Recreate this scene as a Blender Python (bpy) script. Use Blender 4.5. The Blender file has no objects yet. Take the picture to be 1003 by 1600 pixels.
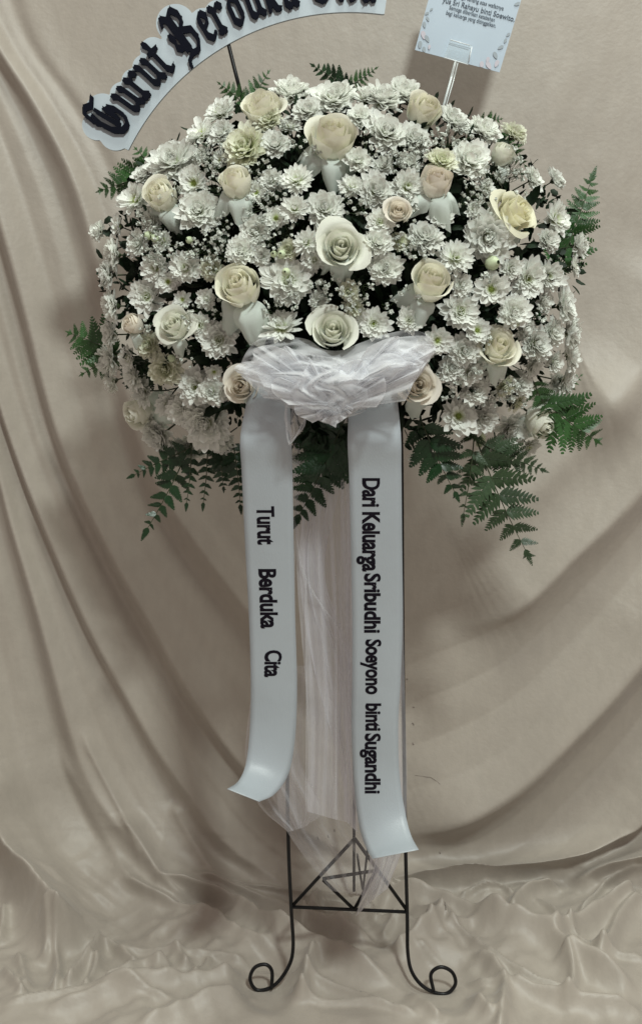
import bpy, bmesh, math, random
import numpy as np
from mathutils import Vector, Matrix, Euler

# ------------------------------------------------------------------ camera, light
scene = bpy.context.scene
PITCH = math.radians(8.7)
CAM = Vector((0.0, -1.65, 1.10))
F = 1600.0
cam_data = bpy.data.cameras.new('camera')
cam = bpy.data.objects.new('camera', cam_data)
scene.collection.objects.link(cam)
cam.location = CAM
cam.rotation_euler = (math.pi / 2 - PITCH, 0, 0)
cam_data.sensor_fit = 'VERTICAL'
cam_data.sensor_height = 36.0
cam_data.lens = 36.0
cam_data.clip_start = 0.01
cam_data.clip_end = 50
scene.camera = cam

world = bpy.data.worlds.new('World')
scene.world = world
world.use_nodes = True
bg = world.node_tree.nodes['Background']
bg.inputs[0].default_value = (1.0, 0.84, 0.76, 1)
bg.inputs[1].default_value = 0.33

def area_lamp(name, loc, target, size, power, color):
    ld = bpy.data.lights.new(name, 'AREA')
    ld.shape = 'DISK'
    ld.size = size
    ld.energy = power
    ld.color = color
    lo = bpy.data.objects.new(name, ld)
    scene.collection.objects.link(lo)
    lo.location = loc
    lo.rotation_euler = (Vector(target) - Vector(loc)).to_track_quat('-Z', 'Y').to_euler()
    return lo

area_lamp('window_lamp', (0.85, -2.75, 3.65), (0.75, -1.8, 0.0), 0.40, 112, (0.92, 1.0, 0.95))
area_lamp('ceiling_lamp', (0.4, -1.2, 5.6), (0.0, 0.0, 0.4), 1.2, 88, (0.94, 1.0, 0.90))

scene.view_settings.view_transform = 'Standard'
scene.view_settings.look = 'None'
scene.view_settings.exposure = 0.08
scene.view_settings.gamma = 1
try:
    scene.cycles.use_denoising = True
    scene.cycles.max_bounces = 8
    scene.cycles.transparent_max_bounces = 24
except Exception:
    pass

FW = Vector((0, math.cos(PITCH), -math.sin(PITCH)))
UP = Vector((0, math.sin(PITCH), math.cos(PITCH)))
RT = Vector((1, 0, 0))

def ray(px, py):
    return FW * F + RT * (px - 501.5) - UP * (py - 800.0)

def at(px, py, Y):
    r = ray(px, py)
    return CAM + r * ((Y - CAM.y) / r.y)

def mpp(px, py, Y):                       # metres per photo pixel there
    r = ray(px, py)
    return (Y - CAM.y) / r.y

# ------------------------------------------------------------------ helpers
col = scene.collection

def link(name, me, parent=None, mat=None):
    o = bpy.data.objects.new(name, me)
    col.objects.link(o)
    if parent is not None:
        o.parent = parent
    if mat is not None and me is not None and not me.materials:
        me.materials.append(mat)
    return o

def mesh(name, v, f, mat, parent=None, smooth=True):
    me = bpy.data.meshes.new(name)
    me.from_pydata([tuple(p) for p in v], [], f)
    if smooth:
        me.polygons.foreach_set('use_smooth', [True] * len(me.polygons))
    me.update()
    return link(name, me, parent, mat)

def thing(name, label, cat, group=None, mtx=None, loc=None):
    o = bpy.data.objects.new(name, None)
    o.empty_display_size = 0.02
    col.objects.link(o)
    if mtx is not None:
        o.matrix_world = mtx
    if loc is not None:
        o.location = loc
    o['label'] = label
    o['category'] = cat
    if group:
        o['group'] = group
    return o

def frame(origin, n, down=Vector((0, 0, -1))):
    n = Vector(n).normalized()
    x = down - n * down.dot(n)
    if x.length < 1e-3:
        x = Vector((1, 0, 0)) - n * n.x
    x.normalize()
    y = n.cross(x)
    m = Matrix((x, y, n)).transposed().to_4x4()
    m.translation = origin
    return m

class Geo:
    def __init__(s):
        s.v = []; s.f = []
    def grid(s, P, closed=False):
        """P[i][j] rows of points"""
        b = len(s.v); n = len(P); m = len(P[0])
        for r in P:
            s.v.extend(r)
        for i in range(n - 1):
            for j in range(m - 1 if not closed else m):
                k = (j + 1) % m
                s.f.append((b + i * m + j, b + i * m + k, b + (i + 1) * m + k, b + (i + 1) * m + j))
    def tube(s, pts, r, n=8, cap=True):
        pts = [Vector(p) for p in pts]
        rs = r if isinstance(r, (list, tuple)) else [r] * len(pts)
        rows = []
        prev = None
        for i, p in enumerate(pts):
            a = pts[max(i - 1, 0)]; c = pts[min(i + 1, len(pts) - 1)]
            t = (c - a).normalized()
            if prev is None:
                x = t.orthogonal().normalized()
            else:
                x = (prev - t * prev.dot(t)).normalized()
            prev = x
            y = t.cross(x)
            rows.append([p + (x * math.cos(q) + y * math.sin(q)) * rs[i] for q in [2 * math.pi * k / n for k in range(n)]])
        b = len(s.v)
        s.grid(rows, True)
        if cap:
            s.f.append(tuple(b + k for k in range(n))[::-1])
            e = b + (len(pts) - 1) * n
            s.f.append(tuple(e + k for k in range(n)))
    def make(s, name, mat, parent=None, smooth=True):
        return mesh(name, s.v, s.f, mat, parent, smooth)

def spline(pts, n):
    """Catmull-Rom resample"""
    P = [np.array(p, float) for p in pts]
    P = [2 * P[0] - P[1]] + P + [2 * P[-1] - P[-2]]
    out = []
    segs = len(P) - 3
    for k in range(n):
        t = k / (n - 1) * segs
        i = min(int(t), segs - 1); t -= i
        a, b, c, d = P[i:i + 4]
        out.append(0.5 * (2 * b + (c - a) * t + (2 * a - 5 * b + 4 * c - d) * t * t + (-a + 3 * b - 3 * c + d) * t ** 3))
    return out

# ------------------------------------------------------------------ materials
def mat_new(name):
    m = bpy.data.materials.new(name)
    m.use_nodes = True
    nt = m.node_tree
    return m, nt, nt.nodes, nt.links, nt.nodes['Principled BSDF']

def simple(name, colr, rough=0.5, spec=0.5, var=0.0, metal=0.0, noise=None, trans=0.0):
    m, nt, N, L, b = mat_new(name)
    b.inputs['Base Color'].default_value = (*colr, 1)
    b.inputs['Roughness'].default_value = rough
    b.inputs['Metallic'].default_value = metal
    b.inputs['Specular IOR Level'].default_value = spec
    src = None
    if var or noise:
        hs = N.new('ShaderNodeHueSaturation')
        hs.inputs['Color'].default_value = (*colr, 1)
        val = None
        if var:
            oi = N.new('ShaderNodeObjectInfo')
            mr = N.new('ShaderNodeMapRange')
            mr.inputs['To Min'].default_value = 1 - var
            mr.inputs['To Max'].default_value = 1 + var
            L.new(oi.outputs['Random'], mr.inputs['Value'])
            val = mr.outputs[0]
        if noise:
            tc = N.new('ShaderNodeTexCoord')
            nz = N.new('ShaderNodeTexNoise')
            nz.inputs['Scale'].default_value = noise[0]
            nz.inputs['Detail'].default_value = 5
            L.new(tc.outputs['Object'], nz.inputs['Vector'])
            m2 = N.new('ShaderNodeMapRange')
            m2.inputs['From Min'].default_value = 0.3
            m2.inputs['From Max'].default_value = 0.7
            m2.inputs['To Min'].default_value = 1 - noise[1]
            m2.inputs['To Max'].default_value = 1 + noise[1]
            L.new(nz.outputs[0], m2.inputs['Value'])
            if val is None:
                val = m2.outputs[0]
            else:
                mu = N.new('ShaderNodeMath'); mu.operation = 'MULTIPLY'
                L.new(val, mu.inputs[0]); L.new(m2.outputs[0], mu.inputs[1])
                val = mu.outputs[0]
        L.new(val, hs.inputs['Value'])
        L.new(hs.outputs[0], b.inputs['Base Color'])
        src = hs.outputs[0]
    if trans:
        tr = N.new('ShaderNodeBsdfTranslucent')
        if src: L.new(src, tr.inputs[0])
        else: tr.inputs[0].default_value = (*colr, 1)
        mx = N.new('ShaderNodeMixShader'); mx.inputs[0].default_value = trans
        L.new(b.outputs[0], mx.inputs[1]); L.new(tr.outputs[0], mx.inputs[2])
        L.new(mx.outputs[0], N['Material Output'].inputs[0])
    return m

def rose_material(name, inner, outer, h):
    """petal colour runs from a greener base to the cream tip along the flower axis; fine veins"""
    m, nt, N, L, b = mat_new(name)
    b.inputs['Roughness'].default_value = 0.55
    b.inputs['Specular IOR Level'].default_value = 0.3
    tc = N.new('ShaderNodeTexCoord')
    sp = N.new('ShaderNodeSeparateXYZ')
    L.new(tc.outputs['Object'], sp.inputs[0])
    mr = N.new('ShaderNodeMapRange')
    mr.inputs['From Max'].default_value = h
    L.new(sp.outputs['Z'], mr.inputs['Value'])
    mix = N.new('ShaderNodeMix'); mix.data_type = 'RGBA'
    mix.inputs[6].default_value = (*outer, 1); mix.inputs[7].default_value = (*inner, 1)
    L.new(mr.outputs[0], mix.inputs[0])
    oi = N.new('ShaderNodeObjectInfo')
    m2 = N.new('ShaderNodeMapRange'); m2.inputs['To Min'].default_value = 0.93; m2.inputs['To Max'].default_value = 1.04
    L.new(oi.outputs['Random'], m2.inputs['Value'])
    hs = N.new('ShaderNodeHueSaturation')
    L.new(m2.outputs[0], hs.inputs['Value']); L.new(mix.outputs[2], hs.inputs['Color'])
    L.new(hs.outputs[0], b.inputs['Base Color'])
    nz = N.new('ShaderNodeTexNoise'); nz.inputs['Scale'].default_value = 1; nz.inputs['Detail'].default_value = 4
    mpv = N.new('ShaderNodeMapping'); mpv.inputs['Scale'].default_value = (26, 26, 3)
    bp = N.new('ShaderNodeBump'); bp.inputs['Strength'].default_value = 0.35; bp.inputs['Distance'].default_value = 0.0009
    L.new(tc.outputs['Object'], mpv.inputs[0]); L.new(mpv.outputs[0], nz.inputs['Vector']); L.new(nz.outputs[0], bp.inputs['Height']); L.new(bp.outputs[0], b.inputs['Normal'])
    tr = N.new('ShaderNodeBsdfTranslucent'); L.new(hs.outputs[0], tr.inputs[0])
    mx = N.new('ShaderNodeMixShader'); mx.inputs[0].default_value = 0.34
    L.new(b.outputs[0], mx.inputs[1]); L.new(tr.outputs[0], mx.inputs[2]); L.new(mx.outputs[0], N['Material Output'].inputs[0])
    return m

def mum_material(name, tip, core, r0, r1):
    m, nt, N, L, b = mat_new(name)
    b.inputs['Roughness'].default_value = 0.5
    b.inputs['Specular IOR Level'].default_value = 0.35
    tc = N.new('ShaderNodeTexCoord')
    ln = N.new('ShaderNodeVectorMath'); ln.operation = 'LENGTH'
    L.new(tc.outputs['Object'], ln.inputs[0])
    mr = N.new('ShaderNodeMapRange'); mr.inputs['From Min'].default_value = r0; mr.inputs['From Max'].default_value = r1
    L.new(ln.outputs['Value'], mr.inputs['Value'])
    mix = N.new('ShaderNodeMix'); mix.data_type = 'RGBA'
    mix.inputs[6].default_value = (*core, 1); mix.inputs[7].default_value = (*tip, 1)
    L.new(mr.outputs[0], mix.inputs[0])
    oi = N.new('ShaderNodeObjectInfo')
    m2 = N.new('ShaderNodeMapRange'); m2.inputs['To Min'].default_value = 0.92; m2.inputs['To Max'].default_value = 1.04
    L.new(oi.outputs['Random'], m2.inputs['Value'])
    hs = N.new('ShaderNodeHueSaturation')
    L.new(m2.outputs[0], hs.inputs['Value']); L.new(mix.outputs[2], hs.inputs['Color'])
    L.new(hs.outputs[0], b.inputs['Base Color'])
    tr = N.new('ShaderNodeBsdfTranslucent'); L.new(hs.outputs[0], tr.inputs[0])
    mx = N.new('ShaderNodeMixShader'); mx.inputs[0].default_value = 0.34
    L.new(b.outputs[0], mx.inputs[1]); L.new(tr.outputs[0], mx.inputs[2]); L.new(mx.outputs[0], N['Material Output'].inputs[0])
    return m

def cloth_material():
    m, nt, N, L, b = mat_new('cream_satin_cloth')
    tc = N.new('ShaderNodeTexCoord')
    n1 = N.new('ShaderNodeTexNoise'); n1.inputs['Scale'].default_value = 3.5; n1.inputs['Detail'].default_value = 6
    L.new(tc.outputs['Object'], n1.inputs['Vector'])
    cr = N.new('ShaderNodeValToRGB')
    cr.color_ramp.elements[0].position = 0.3; cr.color_ramp.elements[0].color = (0.368, 0.330, 0.286, 1)
    cr.color_ramp.elements[1].position = 0.7; cr.color_ramp.elements[1].color = (0.398, 0.357, 0.308, 1)
    L.new(n1.outputs[0], cr.inputs[0])
    # faint weave streaks
    mp = N.new('ShaderNodeMapping'); mp.inputs['Scale'].default_value = (60, 60, 25)
    n2 = N.new('ShaderNodeTexNoise'); n2.inputs['Scale'].default_value = 1.0; n2.inputs['Detail'].default_value = 4
    L.new(tc.outputs['Object'], mp.inputs[0]); L.new(mp.outputs[0], n2.inputs['Vector'])
    m2 = N.new('ShaderNodeMapRange'); m2.inputs['To Min'].default_value = 0.965; m2.inputs['To Max'].default_value = 1.035
    m2.inputs['From Min'].default_value = 0.3; m2.inputs['From Max'].default_value = 0.7
    L.new(n2.outputs[0], m2.inputs['Value'])
    hs = N.new('ShaderNodeHueSaturation'); L.new(m2.outputs[0], hs.inputs['Value']); L.new(cr.outputs[0], hs.inputs['Color'])
    L.new(hs.outputs[0], b.inputs['Base Color'])
    b.inputs['Roughness'].default_value = 0.49
    b.inputs['Specular IOR Level'].default_value = 0.5
    b.inputs['Sheen Weight'].default_value = 0.15
    n3 = N.new('ShaderNodeTexNoise'); n3.inputs['Scale'].default_value = 110; n3.inputs['Detail'].default_value = 6
    L.new(tc.outputs['Object'], n3.inputs['Vector'])
    bp = N.new('ShaderNodeBump'); bp.inputs['Strength'].default_value = 0.16; bp.inputs['Distance'].default_value = 0.004
    L.new(n3.outputs[0], bp.inputs['Height']); L.new(bp.outputs[0], b.inputs['Normal'])
    return m

def tulle_material(name, colr, alpha_face, alpha_edge):
    m, nt, N, L, b = mat_new(name)
    b.inputs['Base Color'].default_value = (*colr, 1)
    b.inputs['Roughness'].default_value = 0.6
    tr = N.new('ShaderNodeBsdfTranslucent'); tr.inputs[0].default_value = (*colr, 1)
    m1 = N.new('ShaderNodeMixShader'); m1.inputs[0].default_value = 0.35
    L.new(b.outputs[0], m1.inputs[1]); L.new(tr.outputs[0], m1.inputs[2])
    tp = N.new('ShaderNodeBsdfTransparent')
    lw = N.new('ShaderNodeLayerWeight'); lw.inputs['Blend'].default_value = 0.45
    tc = N.new('ShaderNodeTexCoord')
    nz = N.new('ShaderNodeTexNoise'); nz.inputs['Scale'].default_value = 9; nz.inputs['Detail'].default_value = 4
    L.new(tc.outputs['Object'], nz.inputs['Vector'])
    mr = N.new('ShaderNodeMapRange')
    mr.inputs['To Min'].default_value = alpha_face; mr.inputs['To Max'].default_value = alpha_edge
    L.new(lw.outputs['Facing'], mr.inputs['Value'])
    m3 = N.new('ShaderNodeMapRange'); m3.inputs['From Min'].default_value = 0.3; m3.inputs['From Max'].default_value = 0.7
    m3.inputs['To Min'].default_value = 0.75; m3.inputs['To Max'].default_value = 1.2
    L.new(nz.outputs[0], m3.inputs['Value'])
    mu = N.new('ShaderNodeMath'); mu.operation = 'MULTIPLY'; mu.use_clamp = True
    L.new(mr.outputs[0], mu.inputs[0]); L.new(m3.outputs[0], mu.inputs[1])
    mx = N.new('ShaderNodeMixShader')
    L.new(mu.outputs[0], mx.inputs[0]); L.new(tp.outputs[0], mx.inputs[1]); L.new(m1.outputs[0], mx.inputs[2])
    L.new(mx.outputs[0], N['Material Output'].inputs[0])
    return m

M = {}
M['cloth'] = cloth_material()
M['metal'] = simple('black_painted_steel', (0.007, 0.007, 0.008), 0.4, 0.3, noise=(60, 0.5))
M['ribbon'] = simple('satin_ribbon', (0.41, 0.455, 0.49), 0.36, 0.6, noise=(5, 0.04))
_m = M['ribbon']; _N = _m.node_tree.nodes; _L = _m.node_tree.links; _b = _N['Principled BSDF']
_tc = _N.new('ShaderNodeTexCoord'); _mp = _N.new('ShaderNodeMapping'); _mp.inputs['Scale'].default_value = (900, 900, 14)
_nz = _N.new('ShaderNodeTexNoise'); _nz.inputs['Scale'].default_value = 1; _nz.inputs['Detail'].default_value = 3
_n2 = _N.new('ShaderNodeTexNoise'); _n2.inputs['Scale'].default_value = 14
_ad = _N.new('ShaderNodeMath'); _ad.operation = 'MULTIPLY_ADD'; _ad.inputs[1].default_value = 4.0
_bp = _N.new('ShaderNodeBump'); _bp.inputs['Strength'].default_value = .35; _bp.inputs['Distance'].default_value = .0012
_L.new(_tc.outputs['Object'], _mp.inputs[0]); _L.new(_mp.outputs[0], _nz.inputs['Vector']); _L.new(_tc.outputs['Object'], _n2.inputs['Vector'])
_L.new(_n2.outputs[0], _ad.inputs[0]); _L.new(_nz.outputs[0], _ad.inputs[2]); _L.new(_ad.outputs[0], _bp.inputs['Height']); _L.new(_bp.outputs[0], _b.inputs['Normal'])
M['ink'] = simple('black_print', (0.009, 0.007, 0.012), 0.9, 0.1)
M['foam'] = simple('white_foam_board', (0.50, 0.57, 0.62), 0.6, 0.3, noise=(30, 0.05))
M['letter'] = simple('black_foam_letters', (0.005, 0.006, 0.012), 0.9, 0.12)
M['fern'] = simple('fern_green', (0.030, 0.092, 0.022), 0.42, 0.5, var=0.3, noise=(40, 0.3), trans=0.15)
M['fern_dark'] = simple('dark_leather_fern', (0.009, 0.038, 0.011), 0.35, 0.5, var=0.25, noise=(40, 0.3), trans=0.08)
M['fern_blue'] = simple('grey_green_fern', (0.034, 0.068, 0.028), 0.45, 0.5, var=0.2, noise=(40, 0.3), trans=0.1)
M['stem'] = simple('green_stem', (0.035, 0.05, 0.02), 0.5)
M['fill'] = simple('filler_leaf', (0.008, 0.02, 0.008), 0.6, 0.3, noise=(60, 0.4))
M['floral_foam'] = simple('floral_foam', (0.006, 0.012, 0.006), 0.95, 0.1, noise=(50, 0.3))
M['gyp'] = simple('gypsophila_white', (0.72, 0.75, 0.70), 0.6, 0.3, noise=(300, 0.1), trans=0.15)
M['gypstem'] = simple('gypsophila_stem', (0.06, 0.09, 0.04), 0.6)
M['centre'] = simple('mum_centre_green', (0.42, 0.50, 0.16), 0.6, 0.3, noise=(500, 0.3))
M['bud'] = simple('bud_pale_green', (0.55, 0.63, 0.42), 0.5, 0.3, noise=(200, 0.15))
M['mum'] = mum_material('chrysanthemum_white', (0.92, 0.935, 0.89), (0.68, 0.76, 0.40), 0.08, 0.40)
M['mum2'] = mum_material('chrysanthemum_cream', (0.88, 0.89, 0.76), (0.58, 0.64, 0.34), 0.15, 0.6)
M['rose'] = rose_material('rose_cream', (0.95, 0.925, 0.80), (0.89, 0.90, 0.78), 1.0)
M['rose_y'] = rose_material('rose_yellowish', (0.93, 0.91, 0.72), (0.90, 0.88, 0.70), 1.0)
M['rose_p'] = rose_material('rose_peach', (0.93, 0.87, 0.77), (0.90, 0.88, 0.80), 1.0)
M['rose_w'] = rose_material('rose_greenish_white', (0.93, 0.93, 0.84), (0.87, 0.90, 0.80), 1.0)
M['guard'] = rose_material('guard_petal', (0.78, 0.86, 0.84), (0.76, 0.83, 0.76), 1.0)
M['tulle'] = tulle_material('white_tulle', (0.88, 0.89, 0.92), 0.11, 0.85)
M['tulle_thin'] = tulle_material('thin_tulle', (0.84, 0.84, 0.89), 0.27, 0.85)
M['tulle_faint'] = tulle_material('faint_tulle', (0.80, 0.80, 0.85), 0.13, 0.6)
M['tulle_full'] = tulle_material('doubled_tulle', (0.88, 0.88, 0.93), 0.36, 0.9)
M['card'] = simple('card_paper', (0.46, 0.55, 0.64), 0.4, 0.4, noise=(12, 0.03))
M['cardink'] = simple('card_print', (0.05, 0.07, 0.10), 0.6)
M['cardgrey'] = simple('card_leaf_print', (0.33, 0.38, 0.42), 0.6)
M['cardpink'] = simple('card_pink_print', (0.55, 0.52, 0.58), 0.6)
def glassy():
    m, nt, N, L, b = mat_new('clear_acrylic')
    b.inputs['Base Color'].default_value = (0.85, 0.9, 0.9, 1)
    b.inputs['Roughness'].default_value = 0.12
    tp = N.new('ShaderNodeBsdfTransparent')
    fr = N.new('ShaderNodeFresnel'); fr.inputs[0].default_value = 1.5
    mr = N.new('ShaderNodeMapRange'); mr.inputs['To Min'].default_value = 0.08; mr.inputs['To Max'].default_value = 0.9
    L.new(fr.outputs[0], mr.inputs['Value'])
    mx = N.new('ShaderNodeMixShader'); L.new(mr.outputs[0], mx.inputs[0]); L.new(tp.outputs[0], mx.inputs[1]); L.new(b.outputs[0], mx.inputs[2])
    L.new(mx.outputs[0], N['Material Output'].inputs[0])
    return m
M['acrylic'] = glassy()
M['stain'] = simple('cloth_mark', (0.20, 0.17, 0.15), 0.8)

# ------------------------------------------------------------------ backdrop cloth: wall curving into floor
WALL = 0.36; ZT = 2.15
def base_profile(s, x):
    """arrays: returns Y, Z, nY, nZ for arc length s (s=0 at top of the wall, ZT at the wall foot)"""
    RC = 0.11 + 0.20 * np.clip((-.02 - x) / .3, 0, 1) ** 1.5 + 0.05 * np.clip((x - .3) / .3, 0, 1)
    Y = np.where(s < ZT, WALL, WALL - (s - ZT)); Z = np.where(s < ZT, ZT - s, 0.0)
    nY = np.where(s < ZT, -1.0, 0.0); nZ = np.where(s < ZT, 0.0, 1.0)
    q = (s - ZT + RC) / (2 * RC)
    k = (q > 0) & (q < 1)
    t = np.clip(q, 0, 1)
    Y = np.where(k, (1 - t) ** 2 * WALL + 2 * t * (1 - t) * WALL + t * t * (WALL - RC), Y)
    Z = np.where(k, (1 - t) ** 2 * RC, Z)
    a = t * math.pi / 2
    nY = np.where(k, -np.cos(a), nY); nZ = np.where(k, np.sin(a), nZ)
    return Y, Z, nY, nZ

def to_xs(px, py):
    r = ray(px, py)
    p = CAM + r * ((WALL - CAM.y) / r.y)
    if p.z >= 0:
        return (p.x, ZT - p.z)
    p = CAM + r * (-CAM.z / r.z)
    return (p.x, ZT + WALL - p.y)

rng = np.random.default_rng(7)
def vnoise(x, y, seed):
    g = np.random.default_rng(seed).random((64, 64))
    xi = np.floor(x).astype(int); yi = np.floor(y).astype(int)
    fx = x - xi; fy = y - yi
    fx = fx * fx * (3 - 2 * fx); fy = fy * fy * (3 - 2 * fy)
    a = g[xi % 64, yi % 64]; b = g[(xi + 1) % 64, yi % 64]; c = g[xi % 64, (yi + 1) % 64]; d = g[(xi + 1) % 64, (yi + 1) % 64]
    return (a * (1 - fx) + b * fx) * (1 - fy) + (c * (1 - fx) + d * fx) * fy - 0.5

X0, X1, S1 = -1.25, 1.25, ZT + 1.75
nx, ns = 700, 1060
gx, gs = np.meshgrid(np.linspace(X0, X1, nx), np.linspace(0.0, S1, ns))
H = np.zeros_like(gx)

# crests drawn left to right; (points, amplitude, width above, width below, rounding)
CR = [
    # lower left folds
    ([(-40, 1000), (0, 1150), (15, 1230), (30, 1300), (55, 1380), (90, 1470), (125, 1503)], .045, .060, .035, .005),
    ([(90, 1150), (150, 1270), (200, 1370), (230, 1420)], .010, .03, .025, .006),
    ([(10, 1150), (50, 1260), (100, 1380), (130, 1450)], .010, .03, .025, .006),
    ([(200, 1270), (235, 1340), (262, 1400), (300, 1430)], .018, .02, .018, .004),
    ([(270, 1250), (310, 1330), (350, 1400)], .012, .03, .02, .005),
    ([(130, 1120), (175, 1220), (215, 1310), (240, 1390)], .008, .016, .012, .003),
    # right swags (left to right, going up)
    ([(700, 985), (770, 960), (827, 919), (884, 862), (950, 801), (1010, 730), (1120, 560)], .024, .085, .045, .008),
    ([(560, 1315), (640, 1290), (700, 1265), (766, 1230), (819, 1190), (884, 1125), (950, 1055), (1010, 975), (1120, 780)], .034, .10, .055, .007),
    ([(560, 1388), (620, 1393), (720, 1391), (809, 1373), (881, 1341), (941, 1297), (1010, 1228), (1100, 1080)], .030, .060, .030, .003),
    ([(880, 1402), (921, 1389), (960, 1366), (1010, 1325), (1080, 1240)], .032, .035, .03, .005),
    ([(870, 640), (940, 620), (1010, 560), (1100, 420)], .018, .09, .07, .02),
    ([(690, 850), (760, 810), (830, 760), (900, 690), (1010, 590)], .010, .06, .06, .02),
    # floor folds
    ([(560, 1400), (640, 1425), (697, 1441), (781, 1473), (849, 1491), (889, 1517), (941, 1541), (1010, 1565)], .034, .028, .022, .004),
    ([(250, 1395), (300, 1408), (350, 1424), (410, 1466), (458, 1492), (530, 1522), (642, 1560)], .032, .028, .018, .004),
    ([(200, 1395), (260, 1425), (330, 1462), (420, 1502), (470, 1530)], .018, .02, .014, .004),
    ([(300, 1385), (360, 1405), (420, 1425), (520, 1475), (600, 1500)], .018, .02, .018, .004),
    ([(60, 1600), (130, 1585), (250, 1563), (330, 1550), (400, 1538), (440, 1545)], .020, .025, .02, .004),
    ([(200, 1640), (300, 1598), (370, 1573), (405, 1560)], .016, .02, .02, .003),
    ([(612, 1512), (640, 1498), (670, 1478), (708, 1450)], .024, .018, .016, .005),
    ([(860, 1500), (880, 1482), (935, 1455), (960, 1432), (985, 1405)], .034, .018, .018, .005),
    ([(795, 1455), (808, 1430), (828, 1407), (862, 1394)], .022, .016, .016, .005),
    ([(785, 1550), (840, 1568), (900, 1580), (1010, 1592)], .022, .02, .016, .003),
    ([(778, 1640), (784, 1600), (787, 1555), (770, 1530), (735, 1505)], .020, .016, .014, .003),
    ([(690, 1480), (720, 1470), (760, 1468), (790, 1480)], .012, .015, .012, .004),
    ([(880, 1590), (893, 1560), (892, 1535), (875, 1515)], .020, .014, .012, .003),
    ([(930, 1520), (950, 1490), (965, 1460), (1003, 1420)], .020, .015, .014, .004),
    ([(470, 1480), (478, 1440), (500, 1415), (540, 1410)], .016, .012, .012, .003),
    ([(485, 1415), (505, 1450), (540, 1480)], .014, .012, .010, .003),
    ([(535, 1485), (560, 1455), (590, 1425), (622, 1398)], .020, .012, .012, .004),
    ([(595, 1480), (610, 1460), (625, 1440)], .012, .010, .010, .003),
    ([(470, 1580), (478, 1545), (492, 1510)], .022, .014, .012, .003),
    ([(640, 1555), (660, 1580), (690, 1610)], .012, .012, .010, .003),
    ([(700, 1540), (740, 1575), (770, 1610)], .016, .02, .012, .003),
    ([(330, 1395), (400, 1400), (470, 1410), (560, 1440), (640, 1462), (720, 1500)], .010, .012, .007, .001),
    ([(150, 1500), (250, 1510), (350, 1515), (450, 1535), (540, 1560), (620, 1590)], .010, .012, .007, .001),
    ([(640, 1440), (700, 1470), (760, 1510), (820, 1540), (900, 1560)], .010, .010, .007, .001),
    ([(830, 1420), (870, 1450), (900, 1490), (960, 1510), (1020, 1520)], .012, .012, .007, .001),
    ([(440, 1560), (500, 1575), (580, 1580), (660, 1600)], .010, .010, .006, .001),
    ([(0, 1600), (100, 1575), (180, 1572), (280, 1590)], .010, .012, .007, .001),
    ([(640, 1500), (700, 1520), (740, 1545), (800, 1555)], .012, .009, .006, .001),
    ([(715, 1425), (740, 1410), (780, 1405), (800, 1425)], .010, .008, .006, .001),
    ([(900, 1450), (925, 1425), (940, 1400), (990, 1370)], .012, .010, .006, .001),
    ([(560, 1470), (585, 1440), (600, 1415)], .012, .009, .006, .001),
    # left floor crinkles
    ([(100, 1565), (125, 1535), (150, 1505), (163, 1480)], .024, .012, .012, .003),
    ([(130, 1570), (148, 1540), (155, 1515)], .015, .010, .010, .003),
    ([(85, 1570), (92, 1540), (90, 1505), (100, 1480)], .018, .012, .010, .003),
    ([(70, 1520), (78, 1495), (80, 1470)], .016, .010, .010, .003),
    ([(5, 1530), (25, 1560), (40, 1580)], .016, .010, .010, .003),
    ([(28, 1500), (38, 1540), (45, 1570)], .014, .014, .012, .003),
    ([(165, 1482), (190, 1505), (215, 1528)], .014, .02, .008, .002),
    ([(155, 1565), (190, 1550), (225, 1535), (262, 1535)], .014, .012, .012, .003),
    ([(265, 1500), (285, 1520), (295, 1535)], .012, .010, .010, .003),
    ([(240, 1520), (255, 1530), (265, 1540)], .010, .008, .008, .003),
    ([(300, 1545), (320, 1530), (330, 1515)], .010, .010, .008, .003),
    ([(0, 1490), (12, 1460), (18, 1430)], .014, .015, .012, .003),
]
for pts, A, wu, wl, e in CR:
    P = np.array([to_xs(*q) for q in spline(pts, max(8, len(pts) * 4))])
    wm = 3.2 * max(wu, wl)
    k = (gx > P[:, 0].min() - wm) & (gx < P[:, 0].max() + wm) & (gs > P[:, 1].min() - wm) & (gs < P[:, 1].max() + wm)
    xx = gx[k]; ss = gs[k]
    best = np.full(xx.shape, 1e9); side = np.zeros(xx.shape); tt = np.zeros(xx.shape)
    nseg = len(P) - 1
    for i in range(nseg):
        a = P[i]; d = P[i + 1] - a; L2 = (d ** 2).sum() + 1e-12
        t = np.clip(((xx - a[0]) * d[0] + (ss - a[1]) * d[1]) / L2, 0, 1)
        ox = xx - a[0] - t * d[0]; os_ = ss - a[1] - t * d[1]
        dd = ox * ox + os_ * os_
        b = dd < best
        best = np.where(b, dd, best)
        side = np.where(b, d[0] * os_ - d[1] * ox, side)
        tt = np.where(b, (i + t) / nseg, tt)
    d = np.sqrt(best + e * e) - e
    w = np.where(side < 0, wu, wl)
    tp_ = .32 if max(wu, wl) > .033 else .16
    taper = np.clip(tt / tp_, 0, 1) * np.clip((1 - tt) / .14, 0, 1)
    taper = taper * taper * (3 - 2 * taper)
    # fade past the ends of the polyline is given by the taper
    H[k] += A * (2.6 if max(wu, wl) > .033 else 1.45) * np.exp(-(d / (w * (.80 if max(wu, wl) > .033 else .65))) ** 1.15) * taper

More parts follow.
